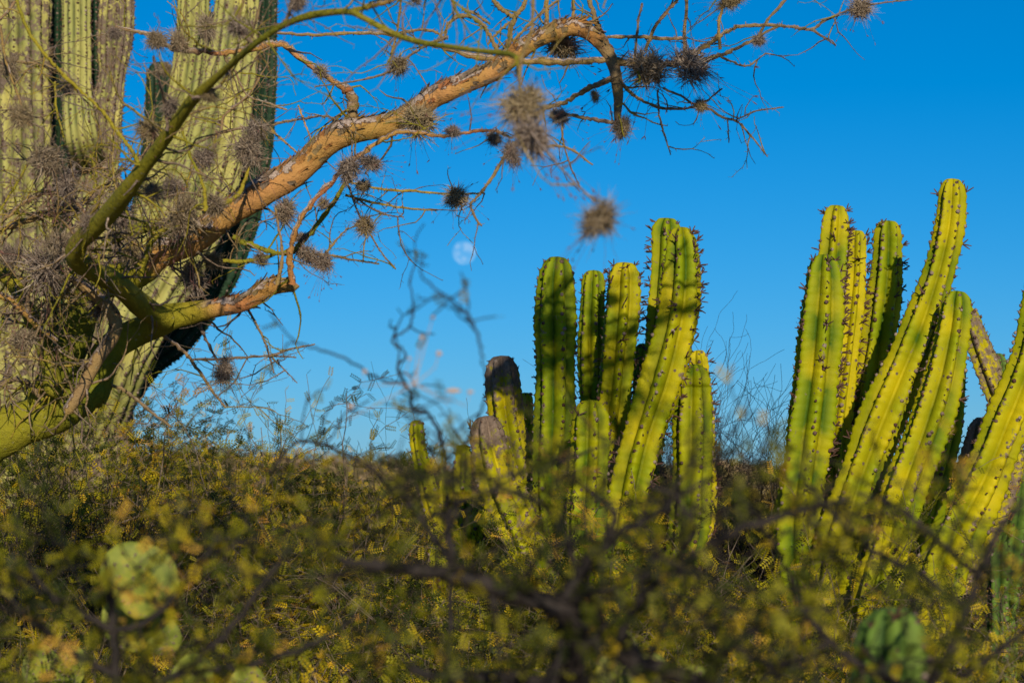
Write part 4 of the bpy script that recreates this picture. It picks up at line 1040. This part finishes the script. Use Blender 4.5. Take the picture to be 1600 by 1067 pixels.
SH = [
 # kind, px, top row, depth, label
 ('airy', 385, 545, 11.5, 'airy feathery shrub with thin leaves against the sky below the lower fork'),
 ('airy', 462, 590, 12.2, 'thin shrub reaching into the sky right of the airy feathery one'),
 ('airy', 300, 590, 12.0, 'feathery green shrub under the giant cactus elbow'),
 ('dense', 100, 628, 11.2, 'green shrub hiding the foot of the giant cactus, right of the trunk base'),
 ('dense', -20, 640, 11.3, 'dense shrub hiding the foot of the giant cactus at the left edge'),
 ('dense', 60, 615, 12.9, 'dense shrub against the giant cactus, directly under the trunk', None, 1.5),
 ('dense', 165, 622, 13.1, 'dense shrub against the giant cactus, under the dark elbow', None, 1.4),
 ('olive', -60, 600, 12.8, 'olive shrub cut by the left edge under the trunk', None, 1.4),
 ('airy', 200, 620, 11.6, 'thin leaved shrub just right of the giant cactus foot'),
 ('dense', 215, 655, 12.3, 'olive shrub under the green trunk, beyond the prickly pear'),
 ('sparse', 240, 640, 11.8, 'bare looking shrub right under the green trunk'),
 ('feathery', 60, 715, 11.0, 'thicket shrub at the left edge below the trunk'),
 ('yellow', 420, 700, 13.0, 'yellowish shrub below the airy feathery one'),
 ('olive', 540, 735, 13.5, 'low olive shrub in front of the far ridge'),
 ('yellow', 620, 770, 12.5, 'yellow shrub left of the slender cactus'),
 ('feathery', 330, 760, 9.5, 'feathery shrub behind and right of the prickly pear'),
 ('olive', 470, 790, 9.2, 'dark olive shrub in the middle of the left half'),
 ('yellow', 120, 800, 9.0, 'yellow tinged shrub behind and left of the prickly pear'),
 ('sparse', 20, 740, 9.5, 'dark twiggy shrub at the left edge above the yellow tinged one'),
 ('dense', 620, 790, 8.4, 'dense shrub in front of the slender cactus'),
 ('yellow', 760, 785, 8.6, 'yellow shrub at the foot of the brown corky stems', None, 1.2),
 ('dense', 900, 775, 8.4, 'dense olive shrub at the foot of the middle cactus', None, 1.2),
 ('olive', 1050, 770, 8.6, 'dense shrub at the right foot of the middle cactus', None, 1.2),
 ('yellow', 1160, 725, 9.0, 'yellow green shrub between the two large cacti'),
 ('sparse', 1180, 660, 10.8, 'twiggy shrub in the gap between the two large cacti'),
 ('olive', 1300, 785, 8.2, 'dense shrub at the left foot of the right hand cactus', None, 1.2),
 ('yellow', 1420, 805, 8.2, 'yellow shrub in front of the leaning cactus stems'),
 ('feathery', 1550, 785, 8.0, 'feathery shrub at the right edge below the cut off stem'),
 ('dense', 1610, 760, 12.0, 'dark dense shrub behind the right edge stems'),
 ('olive', 1230, 720, 12.5, 'olive shrub behind the left edge of the right cactus'),
 ('olive', 830, 740, 13.0, 'olive shrub seen behind the brown corky stems'),
 ('dense', 1010, 745, 13.5, 'dense shrub behind the middle cactus'),
 ('olive', 720, 930, 6.3, 'olive shrub low in the centre, half blurred'),
 ('dense', 420, 900, 6.2, 'dense shrub right of the prickly pear, half blurred'),
 ('yellow', 1080, 930, 6.0, 'yellow spotted shrub low right of the centre'),
 ('dense', 1250, 910, 6.2, 'dense shrub low left of the green cactus tip'),
 ('olive', 1560, 900, 5.8, 'olive shrub low at the right edge'),
 ('dense', 40, 900, 5.8, 'dense shrub low at the left edge'),
 ('dense', 900, 900, 6.6, 'dense shrub low under the middle cactus'),
]
for k in SH:
    place_shrub(*k[:5], group='thorn shrubs in the thicket', width=k[6] if len(k) > 6 else 1.0)

# second row, farther back but still told apart
brng = random.Random(12)
for k in range(26):
    d = 16 + k * .55
    x = brng.uniform(-80, 1680)
    place_shrub(brng.choice(['olive', 'feathery', 'yellow', 'dense']), x, 752 - (d - 16) * 1.1 + brng.uniform(-6, 16), d,
                'olive scrub bush in the middle distance between thicket and ridge', 'middle distance bushes', width=1.5)

# bare dark shrub between the cacti
def bare(px, top, d, seed, label):
    rng = np.random.default_rng(seed)
    x = (px - 800) * K * d; z0 = float(terrain(x, d))
    h = P(px, top, d)[2] - z0
    wood, sites = MB(), []
    for k in range(11):
        a_ = rng.uniform(0, 6.28); t_ = rng.uniform(.03, .20)
        grow(rng, wood, sites, np.array([0, 0, -.03]), unit(np.array([math.cos(a_) * t_, math.sin(a_) * t_, 1.])), h * rng.uniform(.85, 1.02), .012, 0, 3, .13, .05, .06, .5)
    mx_ = float(np.quantile(np.concatenate(wood.v)[:, 2], .997))
    wood.v = [v_ * (h / mx_) for v_ in wood.v]
    o = thing('bare_shrub', (x, d, z0), label, 'shrub')
    b_ = bpy.data.objects.new('branches', wood.mesh('branches', M['darkwood'])); COL.objects.link(b_); b_.parent = o; b_['kind'] = 'stuff'
bare(1200, 640, 10.6, 21, 'leafless dark shrub standing in the gap between the two large cacti')
bare(1140, 615, 11.0, 22, 'leafless twigs just right of the middle cactus')
bare(955, 560, 11.2, 23, 'leafless twigs showing between the middle cactus stems')
bare(120, 700, 10.0, 24, 'leafless dark bush below the green trunk at left')

# ------------------------------------------------------------------ hillside scrub (one mass) and tiny far cacti
hr = np.random.default_rng(3)
lf = MB()
n_b = 900
bx = hr.uniform(-1, 1, n_b); by = hr.uniform(24, 132, n_b)
bx = bx * by * .27
bz = terrain(bx, by)
bh = hr.uniform(.4, .95, n_b); bt = np.clip(hr.normal(.5, .22, n_b), 0, 1)
for q in range(n_b):
    n_l = 240 if by[q] < 60 else 110
    ph_ = hr.standard_normal((n_l, 3)); ph_ /= np.linalg.norm(ph_, axis=1)[:, None]
    ph_ *= (hr.random((n_l, 1)) ** .45)
    pos = ph_ * np.array([bh[q] * 1.1, bh[q] * 1.1, bh[q] * .62]) * (1 + .25 * hr.standard_normal((n_l, 1))) + np.array([bx[q], by[q], bz[q] + bh[q] * .45])
    sz = hr.uniform(.05, .12, n_l) * (1 + by[q] / 70)
    add_leaves(lf, pos, hr.standard_normal((n_l, 3)), sz, np.clip(bt[q] + .12 * hr.standard_normal(n_l), 0, 1), COARSE, hr)
o = lf.build('hillside_scrub', M['farleaf'], smooth=False)
tag(o, 'dry brown and olive scrub covering the far low ridge', 'scrub', kind='stuff')

mb = MB()
t = np.linspace(0, 1, 12)
ns = 16
th = np.linspace(0, 2 * math.pi, ns, endpoint=False)
prof = np.where(t < .85, 1, np.sqrt(np.clip(1 - ((t - .85) / .15) ** 2, .02, 1)))
ringr = 1 - .18 * (np.arange(ns) % 2)
V = np.stack([prof[:, None] * ringr * np.cos(th) * .045, prof[:, None] * ringr * np.sin(th) * .045, np.repeat(t[:, None], ns, 1)], -1).reshape(-1, 3)
A = np.zeros((len(V), 3)); A[:, 1] = .4; A[:, 2] = .1
mb.add(V, [ring_faces(12, ns), (np.arange(ns) + 11 * ns)[None, :]], A)
farme = mb.mesh('columnar_cactus', M['cardon'])
for px, top, d in [(531, 692, 96), (455, 694, 90), (500, 708, 84), (560, 698, 102), (580, 690, 110), (600, 696, 112), (640, 694, 115), (692, 690, 100), (615, 702, 104),
    (672, 700, 108), (420, 690, 88), (440, 686, 100), (515, 700, 95), (345, 690, 85), (548, 704, 92), (590, 706, 98), (655, 704, 105)]:
    x = (px - 800) * K * d; z0 = float(terrain(x, d))
    h = P(px, top, d)[2] - z0
    o = bpy.data.objects.new('columnar_cactus', farme); COL.objects.link(o)
    o.location = (x, d, z0 - .05)
    o.scale = (1.5, 1.5, max(h - .25, .8))
    tag(o, 'tiny pale columnar cactus standing on the far low ridge', 'cactus', 'tiny cacti on the far ridge')

# ------------------------------------------------------------------ prickly pears
def pad(root, px, py, d, w, h, tilt, yaw, lean, seed, name='pad'):
    rng = np.random.default_rng(seed)
    W, H = w * K * d / 2, h * K * d
    nu, nv = 20, 11
    u = np.linspace(0, 2 * math.pi, nu, endpoint=False)
    V = []
    ts = np.linspace(0, math.pi, nv)
    for t_ in ts:                                     # rings front pole to back pole
        r_ = math.sin(t_) ** .55; z_ = math.cos(t_)
        for a_ in u:
            k_ = 1 + .04 * math.sin(2 * a_ + seed) + .03 * math.sin(3 * a_ + seed * 2) + .02 * math.sin(5 * a_ + seed)
            x_, y_ = math.cos(a_) * k_, math.sin(a_) * k_
            wid = W * (1 - .22 * max(0, -y_) ** 1.5)
            V.append((x_ * r_ * wid, -z_ * W * .16, y_ * r_ * H * .5))
    V = np.array(V)
    V += np.stack([.0 * V[:, 0], .012 * np.sin(V[:, 0] / W * 2.1 + seed) * W * 6, .0 * V[:, 0]], -1)
    cy, sy = math.cos(yaw), math.sin(yaw); ct, st_ = math.cos(tilt), math.sin(tilt); cl, sl_ = math.cos(lean), math.sin(lean)
    Rm = np.array([[cy, -sy, 0], [sy, cy, 0], [0, 0, 1]]) @ np.array([[1, 0, 0], [0, cl, -sl_], [0, sl_, cl]]) @ np.array([[ct, 0, st_], [0, 1, 0], [-st_, 0, ct]])
    c0 = P(px, py, d)
    mb = MB(); mb.add(V @ Rm.T + c0, [ring_faces(nv, nu), (np.arange(nu)[::-1])[None, :], (np.arange(nu) + (nv - 1) * nu)[None, :]])
    o = mb.build(name, M['pear'], root)
    am = MB()
    for gx in np.arange(-.8, .9, .32):
        for gy in np.arange(-.85, .9, .3):
            x_, y_ = gx + (.16 if int(gy * 10) % 2 else 0), gy
            rr = x_ * x_ + y_ * y_
            if rr < .85:
                for side in (-1, 1):
                    dep = (1 - rr) ** .35
                    p = np.array([x_ * W, side * dep * W * .16, y_ * H * .5])
                    n_ = np.array([0, side, 0.])
                    r1, r2, r3 = basis(Rm @ n_, rng)
                    am.add(BV @ np.stack([r1 * .0028, r2 * .0028, r3 * .002]) + Rm @ p + c0, [BF], .3)
                    for _ in range(2):
                        dr = unit(Rm @ n_ + .6 * rng.standard_normal(3)); pp = Rm @ p + c0
                        tube(am, np.stack([pp, pp + dr * .012]), [.0007, .0003], 3, .9, cap=False)
    am.build('areoles', M['spine'], o, kind='stuff')
def pear(label, bx, bd, pads, seed):
    x = (bx - 800) * K * bd
    root = thing('prickly_pear', (x, bd, float(terrain(x, bd))), label, 'cactus', 'prickly pears among the bushes')
    for k, pp in enumerate(pads):
        pad(root, *pp, seed + k)
    # pads stacked down to the ground
    low = max(p[1] for p in pads); gy = gz(bx, bd)
    n = max(2, int((gy - low) / 110)); 
    for k in range(n + 1):
        yy = low + 60 + (gy - low - 60) * k / n
        pad(root, bx + random.uniform(-25, 25), yy, bd + .05, 110, 150, random.uniform(-.3, .3), random.uniform(-.6, .6), 0, seed + 50 + k)
pear('pale green prickly pear with a round top pad, blurred at lower left', 250, 5.4, [
    (218, 905, 5.35, 126, 122, .1, .1, .1), (198, 975, 5.5, 80, 90, -.5, .5, 0), (250, 990, 5.5, 80, 66, .9, -.3, .2), (300, 1070, 5.5, 84, 100, -.2, .6, 0), (385, 1080, 5.8, 80, 90, .4, .7, 0)], 600)
pear('small bright green prickly pear at the bottom right of the centre', 1010, 4.8, [
    (958, 1050, 4.8, 60, 60, -.4, .2, 0), (1012, 1052, 4.75, 70, 70, .2, -.2, 0), (975, 1005, 4.9, 40, 44, .1, .3, 0), (1085, 1068, 4.8, 60, 60, .7, .1, 0)], 640)
pear('dull green prickly pear at the bottom left corner', 80, 6.6, [
    (66, 1050, 6.6, 70, 90, -.2, .6, 0), (110, 1045, 6.6, 60, 80, .4, -.5, 0)], 680)
tipc = thing('young_cactus', P(1392, gz(1392, 4.0), 4.0), 'blurred dark green ribbed cactus tip at the bottom right', 'cactus')
stem(tipc, [(1392, 944, 4.0, 48), (1394, 1000, 4.0, 57), (1392, 1080, 4.0, 61), (1390, 1300, 4.0, 62), (1392, gz(1392, 4.0) + 8, 4.0, 60)], 250, mat='nearcactus', ribs=7, depth=.28, tint=.3, bud=.02)

# ------------------------------------------------------------------ near blurred shrubs
def near_shrub(label, bx, bd, mains, seed, leafy=1.0, tone=.45, twig_len=.22, dens=.5, lsz=(.016, .03), rr=1.0, lim=760, high=.3):
    """mains: lists of (px, py, d, r px); each is led down to the base"""
    NS = 1.22
    bd *= NS
    mains = [[(r[0], r[1], r[2] * NS, r[3]) for r in rows] for rows in mains]
    rng = np.random.default_rng(seed)
    x = (bx - 800) * K * bd; z0 = float(terrain(x, bd))
    root = thing('thorn_shrub', (x, bd, z0), label, 'shrub', 'near blurred shrubs')
    b0 = np.array([x, bd, z0 - .03])
    fine, sites = MB(), []
    for rows in mains:
        pr = np.array([np.append(P(r[0], r[1], r[2]), r[3] * K * r[2]) for r in rows])
        s = spline(pr, 7)
        pts = s[:, :3] + rng.standard_normal((len(s), 3)) * (.003 if s[0, 3] > .02 else .0014)
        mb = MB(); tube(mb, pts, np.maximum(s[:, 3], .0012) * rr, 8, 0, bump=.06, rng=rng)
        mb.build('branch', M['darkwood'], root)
        for q in range(1, len(pts)):
            pxy = pix(pts[q])
            if rng.random() < dens * (1 if pxy[1] > 690 else .28):
                d = unit(rng.standard_normal(3) * np.array([1., .8, .55]) + np.array([0, 0, .1]))
                ln = twig_len * rng.uniform(.5, 1.2)
                if pxy[1] < lim: ln *= .3
                grow(rng, fine, sites, pts[q], d, ln, max(.0016, s[q, 3] * .3), 1, 2, .30, .0, .022, .35, 4, tone, leafy)
    fine.build('fine_twigs', M['darkwood'], root, kind='stuff')
    def keep_leaf(p):
        x_, y_ = pix(p)
        if 1330 < x_ < 1455 and y_ > 945: return rng.random() < .35      # gap in front of the young cactus
        return y_ > 700 or rng.random() < high
    sites = [q for q in sites if keep_leaf(q[0])]
    pos = np.array([q[0] for q in sites]); dr = np.array([q[1] for q in sites]); tn = np.clip([q[2] for q in sites], 0, 1)
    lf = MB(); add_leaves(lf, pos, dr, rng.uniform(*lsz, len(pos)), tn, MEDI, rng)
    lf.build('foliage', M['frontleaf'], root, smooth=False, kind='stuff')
    return len(pos)
gyn = lambda bx, d: gz(bx, d) + 5
n1 = near_shrub('blurred dark branched shrub across the bottom centre, with a black crossing of limbs', 900, 2.7, [
    [(900, gyn(900, 2.7), 2.7, 30), (905, 1500, 2.7, 26), (900, 1150, 2.7, 22), (895, 1010, 2.65, 19), (890, 950, 2.6, 18), (905, 900, 2.6, 12), (960, 840, 2.6, 7), (1040, 790, 2.6, 5), (1120, 740, 2.6, 3)],
    [(890, 955, 2.6, 17), (800, 925, 2.6, 14), (720, 900, 2.6, 12), (650, 890, 2.6, 11), (590, 885, 2.6, 8), (520, 870, 2.6, 5)],
    [(895, 1010, 2.65, 14), (960, 1010, 2.65, 15), (1010, 1040, 2.65, 16), (1100, 1065, 2.65, 12), (1200, 1110, 2.7, 9)],
    [(900, 1080, 2.7, 14), (800, 1060, 2.7, 11), (720, 1060, 2.7, 9), (640, 1045, 2.7, 7)],
    [(760, 905, 2.6, 6), (775, 960, 2.6, 5), (780, 1020, 2.6, 4), (795, 1090, 2.6, 3)],
    [(960, 1010, 2.65, 9), (990, 950, 2.65, 8), (1040, 900, 2.65, 7), (1150, 830, 2.6, 7), (1240, 800, 2.6, 5), (1330, 780, 2.6, 3)],
    [(720, 900, 2.6, 7), (700, 840, 2.6, 6), (715, 790, 2.6, 4), (690, 740, 2.6, 3)],
    [(1100, 1065, 2.65, 9), (1150, 1000, 2.6, 7), (1230, 960, 2.6, 6), (1300, 950, 2.6, 4)],
    [(960, 1010, 2.65, 8), (900, 880, 2.6, 6), (860, 800, 2.6, 5), (800, 770, 2.6, 4), (730, 765, 2.6, 3)],
    [(905, 900, 2.6, 7), (960, 820, 2.6, 5), (940, 780, 2.6, 4), (900, 750, 2.6, 3)],
    [(1040, 900, 2.65, 6), (1080, 830, 2.6, 5), (1060, 780, 2.6, 4), (1010, 755, 2.6, 3)],
  ], 31, leafy=.27, tone=.44, dens=.36, rr=1.05)
n2 = near_shrub('blurred shrub with a tall sprig standing into the sky under the moon', 690, 3.4, [
    [(690, gyn(690, 3.4), 3.4, 14), (690, 1300, 3.4, 12), (700, 1050, 3.4, 10), (705, 900, 3.4, 9), (700, 800, 3.4, 8), (695, 720, 3.4, 6), (690, 690, 3.4, 6), (672, 650, 3.4, 5), (645, 640, 3.4, 5.5), (641, 615, 3.4, 5), (620, 575, 3.4, 5), (634, 555, 3.4, 3.6), (614, 530, 3.4, 3.2), (640, 510, 3.4, 3.2), (646, 482, 3.4, 3), (640, 440, 3.4, 2.2)],
    [(705, 880, 3.4, 8), (640, 790, 3.4, 8), (560, 720, 3.4, 6), (470, 690, 3.4, 5), (420, 740, 3.4, 4)],
    [(634, 600, 3.4, 4), (590, 590, 3.3, 3.6), (550, 565, 3.2, 3.4), (500, 545, 3.2, 3.4), (450, 535, 3.2, 2.6)],
    [(700, 790, 3.4, 7), (760, 770, 3.4, 6), (830, 730, 3.4, 5), (880, 720, 3.4, 4), (960, 690, 3.4, 2.5)],
    [(755, 560, 3.0, 3), (748, 530, 3.0, 4), (735, 498, 3.0, 4), (705, 470, 3.0, 3.6), (661, 433, 3.0, 3), (660, 400, 3.0, 2.4)],
    [(695, 720, 3.4, 4), (730, 690, 3.3, 4), (752, 640, 3.15, 3.6), (760, 600, 3.05, 3.2), (755, 560, 3.0, 3)],
    [(735, 500, 3.0, 3), (730, 470, 3.0, 2.6), (720, 428, 3.0, 2.2)],
  ], 32, leafy=.6, tone=.42, twig_len=.10, dens=.32, lim=690, high=.30, rr=.52)
spr = [o_ for o_ in bpy.data.objects if o_.get('label', '').startswith('blurred shrub with a tall sprig')][0]
for (x_, y_, w_, h_) in ((686, 552, 6, 6), (708, 610, 17, 5), (659, 527, 5, 5), (676, 496, 5, 4), (640, 560, 4, 4), (548, 634, 7, 5), (570, 580, 5, 5), (735, 612, 7, 4)):
    mb = MB(); d_ = 3.7; c0 = P(x_, y_, d_)
    v_ = BV.copy(); v_[6:, 2] = -.6
    mb.add(np.vstack([v_ * np.array([w_ * .75, 2.6, h_ * .75]) * K * d_, [[0, 0, -h_ * .75 * K * d_]]]) + c0, [BF, np.array([[6 + q, 11, 6 + (q + 1) % 5] for q in range(5)])], .95)
    tube(mb, np.stack([c0, c0 + np.array([-.006, .01, -.02]), P(648, 600, d_)]), [.0006, .0007, .0009], 3, .3, cap=False)
    mb.build('seed_pod', M['pod'], spr)
n3 = near_shrub('blurred feathery shrub filling the bottom left corner', 180, 3.0, [
    [(180, gyn(180, 3.0), 3.0, 14), (185, 1300, 3.0, 11), (182, 1080, 3.0, 8), (178, 1000, 3.0, 7), (172, 930, 3.0, 6), (165, 870, 3.0, 4)],
    [(182, 1060, 3.0, 7), (100, 1010, 3.0, 6), (40, 960, 3.0, 5), (-20, 900, 3.0, 4), (-60, 860, 3, 3)],
    [(178, 985, 3.0, 6), (140, 965, 3.0, 5), (80, 930, 3.0, 4), (40, 880, 3.0, 3)],
    [(178, 985, 3.0, 5), (230, 970, 3.0, 5), (300, 900, 3.0, 4), (340, 840, 3.0, 3)],
    [(182, 1080, 3.0, 7), (280, 1050, 3.0, 6), (360, 980, 3.0, 5), (420, 900, 3.0, 4), (460, 850, 3.0, 3)],
    [(280, 1050, 3.0, 5), (380, 1040, 3.0, 5), (480, 1010, 3.0, 4), (560, 960, 3.0, 3)],
  ], 33, leafy=.62, tone=.40, twig_len=.16, dens=.36)
n4 = near_shrub('blurred shrub with crossing branches in the bottom right corner', 1480, 2.8, [
    [(1480, gyn(1480, 2.8), 2.8, 20), (1470, 1300, 2.8, 15), (1450, 1100, 2.8, 11), (1490, 1000, 2.8, 8), (1530, 900, 2.8, 7), (1560, 830, 2.8, 5), (1600, 780, 2.8, 3)],
    [(1450, 1090, 2.8, 8), (1330, 1030, 2.8, 7), (1260, 960, 2.8, 6), (1230, 890, 2.8, 5), (1190, 820, 2.8, 4), (1150, 760, 2.8, 3)],
    [(1510, 950, 2.8, 6), (1440, 900, 2.8, 6), (1350, 850, 2.8, 5), (1290, 790, 2.8, 5), (1250, 740, 2.8, 3)],
    [(1530, 900, 2.8, 5), (1450, 830, 2.8, 5), (1400, 790, 2.8, 4), (1340, 770, 2.8, 3)],
    [(1500, 1060, 2.8, 7), (1580, 1000, 2.8, 6), (1640, 950, 2.8, 5)],
    [(1300, 1000, 2.8, 5), (1220, 1040, 2.8, 5), (1130, 1000, 2.8, 4), (1080, 940, 2.8, 3)],
  ], 34, leafy=.45, tone=.38, rr=.85, twig_len=.2, dens=.40)
print('near leaves', n1, n2, n3, n4, flush=True)
tot = sum(len(m_.polygons) for m_ in bpy.data.meshes)
print('polygons', tot, flush=True)
